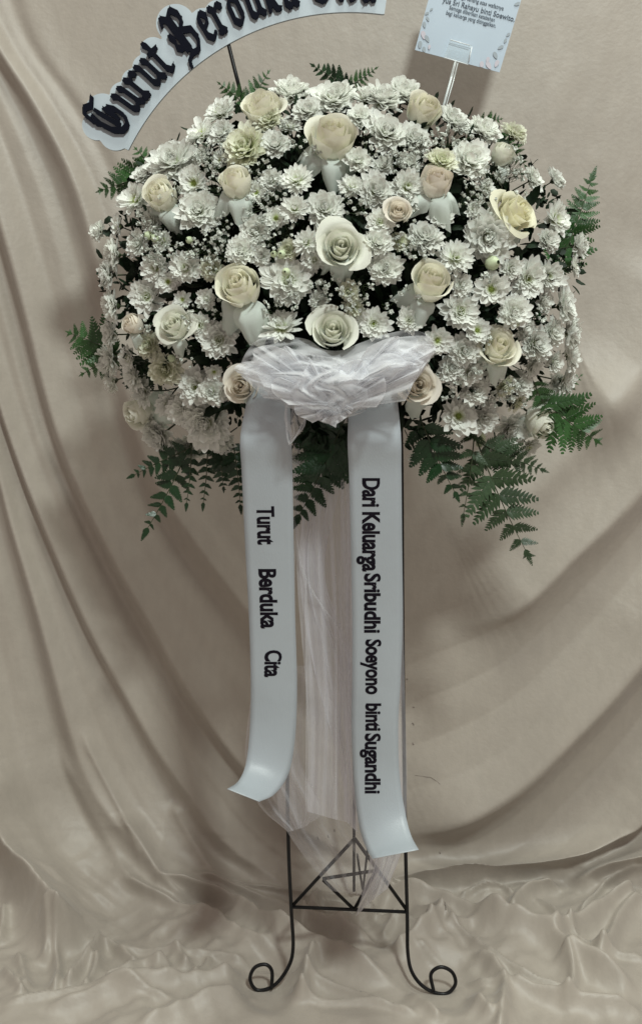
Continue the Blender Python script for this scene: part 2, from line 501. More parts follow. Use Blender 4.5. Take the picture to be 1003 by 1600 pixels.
def family(pts):
    P_ = np.array([to_xs(*q) for q in spline(pts, 40)])
    return P_[np.argsort(P_[:, 1])]
FAM = [[(-140, 300), (-90, 700), (-40, 980), (15, 1230), (30, 1300), (55, 1380), (90, 1470), (120, 1500), (200, 1560)],
       [(-150, 150), (-60, 500), (0, 703), (27, 816), (63, 942), (99, 1068), (135, 1185), (180, 1284), (274, 1409), (400, 1500)],
       [(-130, 60), (-60, 400), (0, 607), (45, 745), (90, 860), (135, 960), (180, 1045), (247, 1160), (310, 1250), (380, 1350), (520, 1450)],
       [(-80, 60), (-30, 230), (19, 390), (50, 500), (85, 640), (121, 748), (180, 870), (234, 964), (288, 1059), (342, 1135), (400, 1205), (480, 1290), (600, 1370)],
       [(-60, -40), (0, 75), (60, 170), (120, 290), (160, 430), (195, 600), (240, 740), (310, 850), (387, 950), (470, 1050), (560, 1150), (700, 1260)],
       [(20, -80), (62, 60), (130, 160), (190, 260), (240, 400), (290, 560), (350, 690), (430, 800), (520, 900), (640, 1000), (800, 1080)],
       [(130, -80), (200, 40), (270, 120), (350, 230), (420, 400), (480, 560), (560, 680), (660, 780), (800, 860), (950, 900)]]
xk = np.stack([np.interp(gs[:, 0], family(c)[:, 1], family(c)[:, 0]) for c in FAM], 1)      # crest x per row
kap = np.zeros_like(gx)
xw = gx + .010 * vnoise(gx * 5 + 5, gs * 2.6, 41)
for i in range(ns):
    xr = np.maximum.accumulate(xk[i] + np.arange(len(FAM)) * 1e-4)
    kap[i] = np.interp(xw[i], xr, np.arange(len(FAM)))
    lo = xw[i] < xr[0]
    kap[i][lo] = (xw[i][lo] - xr[0]) / max(.05, xr[1] - xr[0])
def pleat(f, v=.72):
    # crest at 0, easing down to the valley at v, then a steep flank up to the next crest
    f = f - np.floor(f)
    a_ = np.where(f < v, 1 - f / v, (f - v) / (1 - v))
    return a_ ** 1.0 * (1 - .25 * (1 - a_)) 
nband = np.floor(kap).astype(int)
bandw = np.interp(kap, np.arange(len(FAM)), [.9, 1.0, .9, 1.0, .8, .4, 0.0])
envk = np.clip((ZT + .13 - gs) / .24, 0, 1) * np.clip((len(FAM) - 1.6 - kap) / 1.2, 0, 1) * np.clip((.10 - gx) / .22, 0, 1)
Hk = .038 * bandw * pleat(kap) + .014 * bandw * pleat(kap * 2 + .9, .6) * (.55 + 1.1 * vnoise(gx * 3, gs * 1.3, 43)) + .0045 * bandw * pleat(kap * 4 + .3, .5) * (.5 + 1.4 * vnoise(gx * 5, gs * 1.6, 44))
# round the knife edges slightly
for _ in range(3):
    Hk = (np.roll(Hk, 1, 1) + Hk * 2 + np.roll(Hk, -1, 1)) / 4
H += envk * Hk
Pr = np.array([to_xs(*q) for q in spline([(560, 1330), (640, 1285), (700, 1262), (766, 1230), (819, 1190), (884, 1125), (950, 1055), (1010, 975), (1120, 780)], 40)])
sr = np.interp(gx, Pr[:, 0], Pr[:, 1])
vr_ = gs - sr
envr = np.clip((gx - .12) / .12, 0, 1) * np.clip((vr_ + .55) / .2, 0, 1) * np.clip((ZT + .02 - gs) / .15, 0, 1)
H += envr * .0042 * np.abs(np.sin(math.pi * (vr_ + .02 * vnoise(gx * 4, gs * 3, 46)) / .085)) ** .8 * (.6 + vnoise(gx * 2.5, gs * 2.5, 45))
fl = np.clip((gs - (ZT - 0.10)) / 0.15, 0, 1)            # more crumpled where it lies on the floor
wx = gx + 0.05 * vnoise(gx * 6, gs * 6, 5); ws = gs + 0.05 * vnoise(gx * 6 + 9, gs * 6, 6)
def tri(x):
    f = x - np.floor(x)
    t = np.abs(f - .5) * 2
    return np.sqrt(t ** 2 + .001)           # facets meeting in slightly rounded creases
for k_, (th_, wl_, am_) in enumerate([(.35, .23, .011), (-.55, .19, .010), (1.15, .16, .008), (-1.2, .17, .008), (.05, .13, .006), (.8, .10, .005), (-.9, .09, .005), (1.5, .06, .0030), (.5, .048, .0028), (-.65, .042, .0026), (1.1, .036, .0020), (-.3, .055, .003)]):
    mk = np.clip(vnoise(gx * 4.2 + 7 * k_, gs * 5 + 3 * k_, 60 + k_) * 3.2 + .25, 0, 1)
    ph_ = (wx * math.cos(th_) + ws * math.sin(th_)) / wl_ + 1.1 * vnoise(gx * 2.3, gs * 2.3 + k_, 80 + k_)
    H += fl * am_ * .75 * mk * np.clip(1 - tri(ph_), 0, 1) ** 1.25 * 1.7
H += (1 - 0.5 * fl) * (0.010 * vnoise(gx * 2.5, gs * 1.8, 21) + 0.0022 * vnoise(wx * 14, ws * 7, 22) + 0.0008 * vnoise(wx * 45, ws * 30, 23))
# long slanting undulations on both sides of the frame, away from the drawn folds
out = np.clip((np.abs(gx) - 0.62) / 0.15, 0, 1)
H += out * 0.02 * (0.5 + 0.5 * np.sin((np.abs(gx) * 34 - gs * 9) + 2 * vnoise(gx * 3, gs * 2, 31)))

# the cloth is pressed flat under the two curled feet
for fx, fy in ((415, 1535), (690, 1540)):
    x_, s_ = to_xs(fx, fy)
    q_ = np.clip(1.25 - np.hypot((gx - x_) / .060, (gs - s_ - .015) / .080) - .35 * vnoise(gx * 14, gs * 14, 51), 0, 1)
    q_ = np.clip(q_ * 1.6, 0, 1); q_ = q_ * q_ * (3 - 2 * q_)
    H = H * (1 - .80 * q_) - .004 * q_
bY, bZ, nY, nZ = base_profile(gs, gx)
vy = bY + H * nY; vz = bZ + H * nZ
co = np.stack([gx, vy, vz], -1).reshape(-1, 3).astype(np.float32)
me = bpy.data.meshes.new('backdrop_cloth')
idx = np.arange(nx * ns).reshape(ns, nx)
q = np.stack([idx[:-1, :-1], idx[1:, :-1], idx[1:, 1:], idx[:-1, 1:]], -1).reshape(-1, 4)
me.vertices.add(len(co)); me.vertices.foreach_set('co', co.ravel())
me.loops.add(q.size); me.loops.foreach_set('vertex_index', q.ravel().astype(np.int32))
me.polygons.add(len(q)); me.polygons.foreach_set('loop_start', np.arange(0, q.size, 4, dtype=np.int32))
me.polygons.foreach_set('loop_total', np.full(len(q), 4, dtype=np.int32))
me.polygons.foreach_set('use_smooth', np.ones(len(q), dtype=bool))
me.update(); me.validate()
backdrop = link('backdrop_cloth', me, None, M['cloth'])
backdrop['kind'] = 'structure'
backdrop['label'] = 'cream satin cloth hung as a backdrop and spread over the floor'

def cloth_point(px, py, lift=0.0):
    """the draped surface under a photo pixel"""
    x, s = to_xs(px, py)
    for _ in range(1):
        j = int(round((x - X0) / (X1 - X0) * (nx - 1))); i = int(round(s / S1 * (ns - 1)))
    h = H[i, j] + lift
    return Vector((x, vy[i, j] + lift * nY[i, j], vz[i, j] + lift * nZ[i, j]))

# small pen and stitch marks on the cloth
for pts in ([(644, 1103), (647, 1104)], [(643, 1129), (646, 1130)], [(644, 1159), (646, 1161)], [(634, 1062), (637, 1060)],
            [(647, 1207), (660, 1205), (674, 1208), (684, 1214)], [(512, 1300), (514, 1304)], [(496, 1299), (498, 1306)], [(522, 1292), (523, 1296)], [(684, 1329), (686, 1332)], [(693, 1466), (695, 1468)]):
    g = Geo()
    sp = spline(pts, 8)
    g.tube([cloth_point(a, b, 0.0005) for a, b in sp], 0.0004 if len(pts) > 2 else 0.0010, 5)
    g.make('pen_mark', M['stain'], backdrop)

# ------------------------------------------------------------------ metal stand
stand = thing('flower_stand', 'black welded steel flower stand with curled feet and triangular brace', 'stand', loc=(0.045, 0, 0))
def spart(name, pts, r, n=12, res=None):
    """pts: (px, py, Y)"""
    q = spline(pts, res) if res else pts
    g = Geo()
    g.tube([at(a, b, Y) - Vector((0.045, 0, 0)) for a, b, Y in q], r, n)
    return g.make(name, M['metal'], stand)
R = 0.0032
spart('leg', [(440, 600, 0.0), (447, 1000, 0), (450, 1290, 0), (455, 1417, 0), (458, 1480, 0), (450, 1512, -.005), (428, 1540, -.01), (402, 1547, -.01),
              (391, 1530, -.01), (398, 1512, -.01), (415, 1507, -.01), (425, 1518, -.01), (424, 1545, -.013)], R, res=70)
spart('leg', [(622, 600, 0), (627, 700, 0), (629, 1000, 0), (633, 1300, 0), (636, 1430, 0), (637, 1490, 0), (645, 1522, -.005), (666, 1545, -.01), (695, 1553, -.01),
              (711, 1538, -.01), (706, 1519, -.01), (688, 1511, -.01), (673, 1522, -.01), (677, 1548, -.013)], R, res=80)
bar = [((456, 1417), (636, 1425)), ((458, 1414), (554, 1310)), ((554, 1310), (636, 1423)), ((505, 1375), (552, 1420)), ((588, 1359), (554, 1420)), ((504, 1373), (589, 1360))]
nm = ['cross_bar', 'brace_bar', 'brace_bar', 'brace_bar', 'brace_bar', 'brace_bar']
for i, ((a, b), n_) in enumerate(zip(bar, nm)):
    spart(n_, [(*a, 0.0), (*b, 0.0)], R * 0.95)
spart('rear_leg', [(553, 640, 0.05), (553, 1000, .14), (553, 1310, .235), (553, 1392, .27)], R * .9, res=12)
spart('rear_leg', [(575, 1320, 0.16), (567, 1390, .27)], R * .7)
spart('rear_leg', [(558, 1335, .16), (566, 1388, .27)], R * .7)
spart('neck_ring', [(450, 640, .0), (540, 645, .02), (624, 640, 0)], R, res=10)

# ------------------------------------------------------------------ bouquet geometry
BC = (530, 425); BR = (405, 315); BD = 0.23; BY = -0.03
def dome(px, py, inset=1.0):
    dx = (px - BC[0]) / BR[0]; dy = (py - BC[1]) / BR[1]
    r2 = min(dx * dx + dy * dy, 0.999)
    c = math.sqrt(1 - r2)
    Y = BY - BD * c * inset
    n = Vector((dx, -c * 1.15 - 0.05, -dy))
    return Y, n.normalized(), math.sqrt(r2)

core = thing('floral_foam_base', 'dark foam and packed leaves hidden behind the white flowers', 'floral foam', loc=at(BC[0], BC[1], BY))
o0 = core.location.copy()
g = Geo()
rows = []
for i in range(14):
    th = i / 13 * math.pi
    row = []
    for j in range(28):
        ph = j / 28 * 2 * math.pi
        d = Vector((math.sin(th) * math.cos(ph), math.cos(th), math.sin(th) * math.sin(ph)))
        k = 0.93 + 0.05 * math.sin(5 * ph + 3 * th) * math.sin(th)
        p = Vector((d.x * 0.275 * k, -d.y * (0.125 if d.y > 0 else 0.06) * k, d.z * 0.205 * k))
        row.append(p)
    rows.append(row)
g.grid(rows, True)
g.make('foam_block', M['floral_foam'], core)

rnd = random.Random(3)
def leaf_geo(g, base, d, nrm, L, W, curl=0.2, segs=4):
    d = d.normalized(); s = d.cross(nrm).normalized(); nrm = s.cross(d)
    rows = []
    for i in range(segs + 1):
        t = i / segs
        w = W * math.sin(math.pi * min(0.98, t * 0.9 + 0.08)) ** 0.8 * (1 if i < segs else 0.15)
        c = base + d * (L * t) + nrm * (-curl * L * t * t)
        jag = 1 + (0.18 if i % 2 else -0.1)
        rows.append([c - s * w * jag, c + nrm * (-w * 0.25), c + s * w * jag])
    g.grid(rows)
g = Geo()
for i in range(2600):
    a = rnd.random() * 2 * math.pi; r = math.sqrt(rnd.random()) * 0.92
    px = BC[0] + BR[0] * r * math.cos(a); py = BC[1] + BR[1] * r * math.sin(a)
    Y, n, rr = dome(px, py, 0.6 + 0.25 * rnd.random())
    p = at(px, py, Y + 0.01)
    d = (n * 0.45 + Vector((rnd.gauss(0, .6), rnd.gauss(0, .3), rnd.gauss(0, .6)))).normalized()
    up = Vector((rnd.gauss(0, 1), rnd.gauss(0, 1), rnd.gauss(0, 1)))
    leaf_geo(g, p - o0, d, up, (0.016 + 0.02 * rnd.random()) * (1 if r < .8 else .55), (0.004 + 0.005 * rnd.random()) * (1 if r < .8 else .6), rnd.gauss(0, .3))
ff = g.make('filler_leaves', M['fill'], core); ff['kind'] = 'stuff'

# ------------------------------------------------------------------ fern fronds
def pinna_mesh(name, seed, solid=False):
    """one leaflet of a frond, length 1 along +X: a midrib with toothed pinnules"""
    r = random.Random(seed)
    g = Geo()
    g.tube([(0, 0, 0), (0.5, 0, 0.004), (1, 0, 0)], [0.014, 0.01, 0.003], 4, False)
    n = 9
    for i in range(n):
        t = 0.04 + 0.93 * i / (n - 1)
        ln = (0.34 if not solid else 0.38) * (1 - t) ** 0.7 + 0.04
        for sd in (1, -1):
            b = Vector((t + r.gauss(0, .008), 0, 0))
            d = Vector((0.85, sd * 1.0, r.gauss(0, .08))).normalized()
            w = (0.062 if not solid else 0.085) * (1 - 0.45 * t) * r.uniform(.9, 1.1)
            s = Vector((d.y, -d.x, 0)) * sd
            c = [b, b + d * ln * .35, b + d * ln * .7, b + d * ln]
            up = Vector((0, 0, 1))
            g.grid([[c[0] + s * w * .7, c[0] + up * .006, c[0] - s * w * .7],
                    [c[1] + s * w * 1.15, c[1] + up * .012, c[1] - s * w * 1.0],
                    [c[2] + s * w * .75, c[2] + up * .006, c[2] - s * w * .6],
                    [c[3] + s * w * .10, c[3] - up * .01, c[3] - s * w * .05]])
    me = bpy.data.meshes.new(name)
    me.from_pydata([tuple(p) for p in g.v], [], g.f)
    me.polygons.foreach_set('use_smooth', [True] * len(me.polygons))
    return me
PIN = {}
def pinna(kind, k):
    key = (kind, k)
    if key not in PIN:
        PIN[key] = pinna_mesh('leaflet', 40 + k, kind == 'fern_dark')
        PIN[key].materials.append(M[kind])
    return PIN[key]

GF = 'fern fronds round the flowers'
def frond(base, tip, wid, label, Yb, Yt, kind='fern', n=9, sag=0.03, tilt=0.0, seed=0, face=None, bare=0.12):
    r = random.Random(seed)
    p0 = at(*base, Yb); p1 = at(*tip, Yt)
    L = (p1 - p0).length
    d = (p1 - p0).normalized()
    cam_dir = (CAM - p0).normalized()
    nrm = (cam_dir - d * cam_dir.dot(d)).normalized()
    if tilt:
        nrm = Matrix.Rotation(tilt, 3, d) @ nrm
    side = nrm.cross(d)
    m = Matrix((d, side, nrm)).transposed().to_4x4(); m.translation = p0
    root = thing('fern_frond', label, 'fern', GF, mtx=m)
    half = wid * mpp(*base, (Yb + Yt) / 2) / 2
    bend = r.choice((-1, 1)) * sag
    def C(t):
        return Vector((L * t, bend * L * math.sin(math.pi * t) * 0.6, sag * L * 1.2 * math.sin(math.pi * t)))
    g = Geo()
    g.tube([C(t / 12) for t in range(13)], [0.0013 * (1 - .7 * t / 12) for t in range(13)], 6)
    g.make('stem', M['stem'], root)
    n = max(5, int(n * (.85 if n > 8 else 1.2)))
    for i in range(n):
        t = bare + (0.97 - bare) * (i / (n - 1)) ** 0.92
        ln = half * 1.15 * (1 - (t - bare) / (1 - bare)) ** 0.8 * (0.55 + 0.45 * min(1, (t - bare) * 6 + .4)) + half * 0.10
        tn = (C(min(1, t + .02)) - C(t - .02)).normalized()
        for sd in (1, -1):
            a = math.radians(r.uniform(52, 62)) * sd
            o = link('leaflet', pinna(kind, r.randrange(3)), root)
            dd = Matrix.Rotation(a, 3, 'Z') @ tn
            dd.z += r.gauss(-0.08, .22); dd.normalize()
            nn = Vector((r.gauss(0, .34), r.gauss(0, .34), 1)); nn = (nn - dd * nn.dot(dd)).normalized()
            s = nn.cross(dd)
            mm = Matrix((dd * ln, s * ln, nn * ln)).transposed().to_4x4(); mm.translation = C(t + (0.012 if sd > 0 else 0))
            o.matrix_local = mm
    o = link('leaflet', pinna(kind, 0), root)
    ln = L * 0.14
    mm = Matrix.Diagonal((ln, ln * .8, ln, 1)); mm.translation = C(0.93)
    o.matrix_local = mm
    return root

frond((862, 440), (926, 272), 92, 'tall upright green fern frond at the right rim of the flowers', -.04, -.03, n=15, seed=1)
frond((842, 622), (934, 690), 120, 'bright green fern frond at the lower right rim below the side chrysanthemums', -.06, -.05, n=6, seed=2)
frond((745, 690), (826, 870), 135, 'largest grey green fern frond pointing down at the lower right', -.08, -.07, 'fern_blue', n=9, seed=3)
frond((745, 690), (850, 735), 70, 'short fern frond pointing right under the lowest right chrysanthemums', -.07, -.06, 'fern_blue', n=8, seed=4)
frond((742, 660), (722, 812), 56, 'narrow grey green fern frond hanging left of the largest one', -.09, -.08, 'fern_blue', n=9, seed=5)
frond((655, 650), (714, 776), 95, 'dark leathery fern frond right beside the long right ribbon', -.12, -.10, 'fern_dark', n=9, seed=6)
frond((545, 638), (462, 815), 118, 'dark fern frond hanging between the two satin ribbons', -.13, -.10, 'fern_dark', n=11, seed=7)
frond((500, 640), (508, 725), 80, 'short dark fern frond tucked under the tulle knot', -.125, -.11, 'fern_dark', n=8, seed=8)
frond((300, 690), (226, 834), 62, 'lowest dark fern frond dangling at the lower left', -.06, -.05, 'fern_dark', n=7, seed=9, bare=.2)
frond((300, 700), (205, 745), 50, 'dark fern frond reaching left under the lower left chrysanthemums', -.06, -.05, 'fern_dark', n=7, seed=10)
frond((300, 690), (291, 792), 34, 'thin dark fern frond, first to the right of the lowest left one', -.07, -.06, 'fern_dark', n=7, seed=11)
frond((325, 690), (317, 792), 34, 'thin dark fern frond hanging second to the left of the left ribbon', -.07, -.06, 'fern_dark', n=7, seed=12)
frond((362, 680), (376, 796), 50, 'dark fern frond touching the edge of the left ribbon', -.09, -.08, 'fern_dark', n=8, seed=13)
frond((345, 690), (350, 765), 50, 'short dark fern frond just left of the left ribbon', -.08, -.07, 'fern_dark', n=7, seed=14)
frond((190, 555), (108, 520), 95, 'green fern frond sticking out at the far left rim', -.04, -.03, n=6, seed=15)
frond((190, 545), (128, 585), 60, 'small green fern frond pointing down at the far left rim', -.04, -.03, n=5, seed=16)
frond((250, 262), (156, 298), 80, 'wide green fern frond at the upper left rim', -.04, -.03, n=7, seed=17)
frond((250, 275), (212, 232), 55, 'short green fern frond pointing up at the upper left rim', -.04, -.03, n=5, seed=18)
frond((385, 165), (342, 130), 42, 'small fern frond left of the sign pole at the top', -.04, -.03, n=5, seed=19)
frond((385, 165), (420, 112), 46, 'small olive fern frond right of the sign pole at the top', -.04, -.03, 'fern', n=5, seed=20)
frond((548, 142), (488, 102), 46, 'dark little fern frond pointing left at the top middle', -.04, -.03, 'fern_dark', n=6, seed=21)
frond((540, 138), (588, 106), 34, 'thin little fern frond pointing right at the top middle', -.04, -.03, 'fern', n=6, seed=22)
frond((745, 195), (783, 186), 36, 'tiny fern frond above the upper right rim chrysanthemums', -.04, -.03, n=5, seed=23)
frond((775, 205), (822, 262), 44, 'fern frond curving down along the upper right rim', -.04, -.03, n=6, seed=24)
frond((640, 150), (632, 124), 26, 'tiny dark fern tip at the top left of the card stick', -.04, -.03, 'fern_dark', n=4, seed=25)
frond((875, 610), (908, 586), 30, 'small fern tip behind the right side chrysanthemums', -.03, -.02, n=4, seed=26)
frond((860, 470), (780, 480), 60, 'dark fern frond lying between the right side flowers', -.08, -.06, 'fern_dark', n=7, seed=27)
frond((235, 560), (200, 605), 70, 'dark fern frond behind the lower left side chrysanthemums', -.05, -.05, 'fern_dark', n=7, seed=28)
frond((830, 590), (860, 650), 50, 'dark fern frond above the drooping lower right rose', -.09, -.07, 'fern', n=6, seed=29)
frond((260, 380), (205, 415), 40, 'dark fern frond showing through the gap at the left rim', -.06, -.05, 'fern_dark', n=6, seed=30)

# ------------------------------------------------------------------ roses
def petal(rb, rt, h, phi, theta, curl, bulge, rn, n=9, m=9, inward=0.0, ruffle=0.03, p=0.7, point=None):
    rows = []
    k1 = rn.uniform(0, 6); k2 = rn.uniform(0, 6); tiltu = rn.uniform(-.10, .10)
    point = rn.uniform(0.0, 0.08) if point is None else point * rn.uniform(.6, 1.3)
    for i in range(n):
        v = i / (n - 1)
        row = []
        for j in range(m):
            u = -1 + 2 * j / (m - 1)
            vv = v * (1 - 0.20 * abs(u) ** 2.6 + point * (1 - abs(u)) + tiltu * u)
            r = rb + (rt - rb) * vv ** p
            r *= 1 + bulge * math.sin(math.pi * min(vv, 1))
            z = h * vv
            t = max(0.0, vv - 0.62) / 0.38
            r += curl * h * t ** 1.7
            z -= curl * h * 0.75 * t ** 2.4
            r -= inward * rt * t ** 2
            ang = phi + theta * u * (0.30 + 0.70 * math.sin(min(1, vv * 1.25) * math.pi / 2))
            r += ruffle * h * math.sin(3.1 * u + k1 + 2 * v) * t + 0.5 * ruffle * h * math.sin(7 * u + k2) * t
            r += 0.05 * h * u * u * vv * (0.4 + curl * 2)
            z += ruffle * 0.6 * h * math.sin(2.3 * u + k2) * vv
            row.append(Vector((r * math.cos(ang), r * math.sin(ang), z)))
        rows.append(row)
    return rows

def add_rose(px, py, dpx, n, openness, guards, tint, label, seed, dY=0.0, gang=0.0, glen=1.0):
    rn = random.Random(seed)
    Y, dn, rr = dome(px, py)
    Y += dY
    s = mpp(px, py, Y)
    Rr = dpx * s / 2 * (1.28 - .40 * openness)
    n = Vector(n).normalized()
    Hh = 1.75 * Rr
    P = at(px, py, Y)
    m = frame(P - n * Hh * 0.62, n) @ Matrix.Rotation(gang, 4, 'Z')
    m = m @ Matrix.Scale(Hh, 4)
    root = thing('rose', label, 'rose', 'cream roses among the chrysanthemums', mtx=m)
    q = Rr / Hh                      # radius in local units (height = 1)
    mat = M[tint]
    # tight spiral heart
    g = Geo()
    for k in range(3):
        rows = []
        for i in range(8):
            v = i / 7
            row = []
            for j in range(16):
                a = j / 15 * 4.6 + k * 2.1
                r = q * (0.05 + 0.075 * k + 0.03 * j / 15 * 2) * (1.15 - 0.35 * v + 0.8 * openness * v * v * 0.3) * (1 + 0.3 * v)
                row.append(Vector((r * math.cos(a), r * math.sin(a), 0.15 + v * (0.80 - 0.02 * k) + 0.015 * math.sin(2 * a + k))))
            rows.append(row)
        g.grid(rows)
    g.make('rose_heart', mat, root)
    N_ = 13
    for i in range(N_):
        f = (i + 1) / N_
        rt = q * (0.20 + 0.80 * f ** 1.15 * (0.62 + 0.38 * openness))
        rb = q * (0.10 + 0.30 * f)
        h = (0.96 - 0.10 * f ** 2 - 0.22 * openness * max(0, f - .4)) * rn.uniform(.95, 1.03)
        theta = 1.55 - 0.55 * f
        curl = (0.02 + 0.34 * openness * f ** 2.2) * rn.uniform(.7, 1.4) + (0.10 if f > .7 else 0) * rn.random()
        inward = (0.30 * (1 - openness)) * (1 - f) + 0.12 * (1 - openness)
        g = Geo()
        g.grid(petal(rb, rt, h, i * 2.4 + rn.gauss(0, .15), theta, curl, 0.22 + 0.1 * (1 - f), rn, inward=inward, ruffle=0.012 + 0.03 * openness * f, p=0.55))
        g.make('petal', mat, root)
    for k in range(guards):
        ph = (0.15, -1.0, 0.95)[k] + rn.gauss(0, .15); gk = (1.0, .82, .76)[k] * rn.uniform(.9, 1.1)
        g = Geo()
        k1 = rn.uniform(0, 6); k2 = rn.uniform(0, 6); lg = glen * gk * rn.uniform(.9, 1.1); rows = []
        for i in range(15):
            v = i / 14; row = []
            for j in range(13):
                u = -1 + j / 6
                vv = v * (1 - .30 * abs(u) ** 2.2 + .07 * (1 - abs(u)))
                r = q * (.52 + .98 * lg * vv ** .85)
                z = .30 + .10 * math.sin(math.pi * min(1, vv * .9)) - .46 * lg * vv ** 1.7 - .16 * abs(vv - .55) * (1 if k1 > 3 else .4)
                hw = (.56 + .24 * math.sin(math.pi * min(1, vv * .75 + .12))) * (1 - .25 * vv)
                a = ph + hw * u
                z += .10 * max(0, abs(u) - .7) * (1 if k2 > 3 else -1.4)
                z += -.10 * u * u * vv + .030 * math.sin(7 * u + k1) * vv * vv + .05 * math.sin(2.5 * u + k2) * vv
                r += q * (.09 * math.sin(5 * u + k2) * vv * vv - .42 * abs(u - .15 * math.sin(k2)) * vv + .10 * math.sin(11 * u + 3 * vv + k1) * vv ** 3 - .14 * abs(math.sin(3.4 * u + k1)) * vv)
                row.append(Vector((r * math.cos(a), r * math.sin(a), z - .03 * k)))
            rows.append(row)
        g.grid(rows)
        o = g.make('guard_petal', M['guard'], root)
        o['label'] = 'pale greenish outer petal folding back below the rose'
    g = Geo()                      # calyx and stem
    g.grid([[Vector((r * math.cos(a), r * math.sin(a), z)) for a in [2 * math.pi * j / 8 for j in range(8)]] for r, z in ((q * .12, -.12), (q * .25, -.04), (q * .42, .06), (q * .40, .14))], True)
    g.make('calyx', M['stem'], root)
    g = Geo(); g.tube([(0, 0, -.9), (0.03, 0, -.5), (0, 0, -.05)], 0.035, 6); g.make('stem', M['stem'], root)
    return root

FWD = (0, -1, 0)
ROSES = [
 # px, py, d, n, open, guards, tint, label, landmark, gang
 (410, 166, 64, (-.1, -.70, .7), .5, 1, 'rose', 'low wide cream rose at the top left, beside the sign pole', 'the rose beside the sign pole', 0, .9),
 (520, 212, 74, (.08, -.80, .6), .35, 3, 'rose', 'large cream rose with drooping pale guard petals at the top centre', 'the large top centre rose', 0, 1.15),
 (664, 170, 54, (.35, -.8, .5), .25, 1, 'rose', 'plump cream rosebud at the top directly below the card', 'the rosebud below the card', 0, .7),
 (682, 283, 50, (.10, -.75, .65), .15, 3, 'rose_p', 'closed peach rosebud above two drooping bluish white petals', 'the closed peach rosebud', 0, 1.35),
 (808, 332, 72, (.6, -.75, .45), .95, 1, 'rose_y', 'loose yellowish rose leaning right near the tall right fern', 'the loose yellowish rose', .5, .9),
 (533, 386, 68, (.03, -.97, .2), .75, 2, 'rose_w', 'fully open rose facing forward in the middle of the flowers', 'the open middle rose', 0, 1.0),
 (373, 446, 70, (-.15, -.85, .4), .35, 2, 'rose', 'round cream rose with a folded white petal, left of the middle', 'the round left middle rose', .4, 1.3),
 (368, 282, 52, (-.08, -.7, .7), .2, 2, 'rose', 'tall narrow cream rosebud standing in the upper left', 'the tall upper left rosebud', .2, 1.2),
 (250, 303, 54, (-.25, -.8, .45), .25, 2, 'rose', 'small cream rose beside the wide upper left fern', 'the upper left fern rose', .3, 1.1),
 (674, 438, 64, (.12, -.8, .5), .3, 2, 'rose', 'cream rose with one white petal curling below, right of the middle', 'the right middle rose', -.5, 1.1),
 (520, 516, 66, (0, -.95, .3), .8, 0, 'rose_w', 'round greenish white rose resting on top of the tulle bow', 'the rose above the bow', 0, 1),
 (779, 542, 62, (.1, -.85, .45), .6, 2, 'rose', 'large creamy rose with ruffled petals at the lower right', 'the large lower right rose', -.2, 1.0),
 (652, 602, 60, (.15, -.95, .1), .7, 2, 'rose_p', 'peach centred rose at the right end of the tulle bow', 'the rose right of the bow', -.2, 1.15),
 (378, 603, 52, (-.2, -.9, .1), .55, 1, 'rose_p', 'small peach rose peeking out at the left end of the bow', 'the rose left of the bow', .3, 1.2),
 (272, 508, 56, (-.2, -.85, .35), .7, 2, 'rose_w', 'pale loosely opened rose at the far left', 'the pale far left rose', 0, 1.1),
 (214, 646, 50, (-.60, -.75, -.25), .35, 3, 'rose_w', 'drooping white rose turned left at the lower left rim', 'the drooping lower left rose', 1.2, 1.4),
 (848, 662, 56, (.40, -.80, -.40), .35, 3, 'rose_w', 'drooping white rose with hanging petals at the lower right rim', 'the drooping lower right rose', 0, 1.3),
 (622, 330, 40, (.05, -.9, .2), .6, 0, 'rose_p', 'small pinkish rose half hidden above the open middle rose', 'the small pinkish rose', 0, 1),
 (788, 240, 38, (.4, -.6, .5), .2, 1, 'rose_w', 'small greenish rosebud by the curving upper right rim fern', 'the upper right rim rosebud', 0, 1),
 (206, 506, 34, (-.4, -.8, .4), .1, 1, 'rose_p', 'small beige closed rosebud near the left rim', 'the beige left rim rosebud', 0, .8),
]
for i, (px, py, d, n, o, gd, tint, lab, lm, ga, gl) in enumerate(ROSES):
    add_rose(px, py, d, n, o, gd, tint, lab, 100 + i, dY=-0.012, gang=ga, glen=gl)

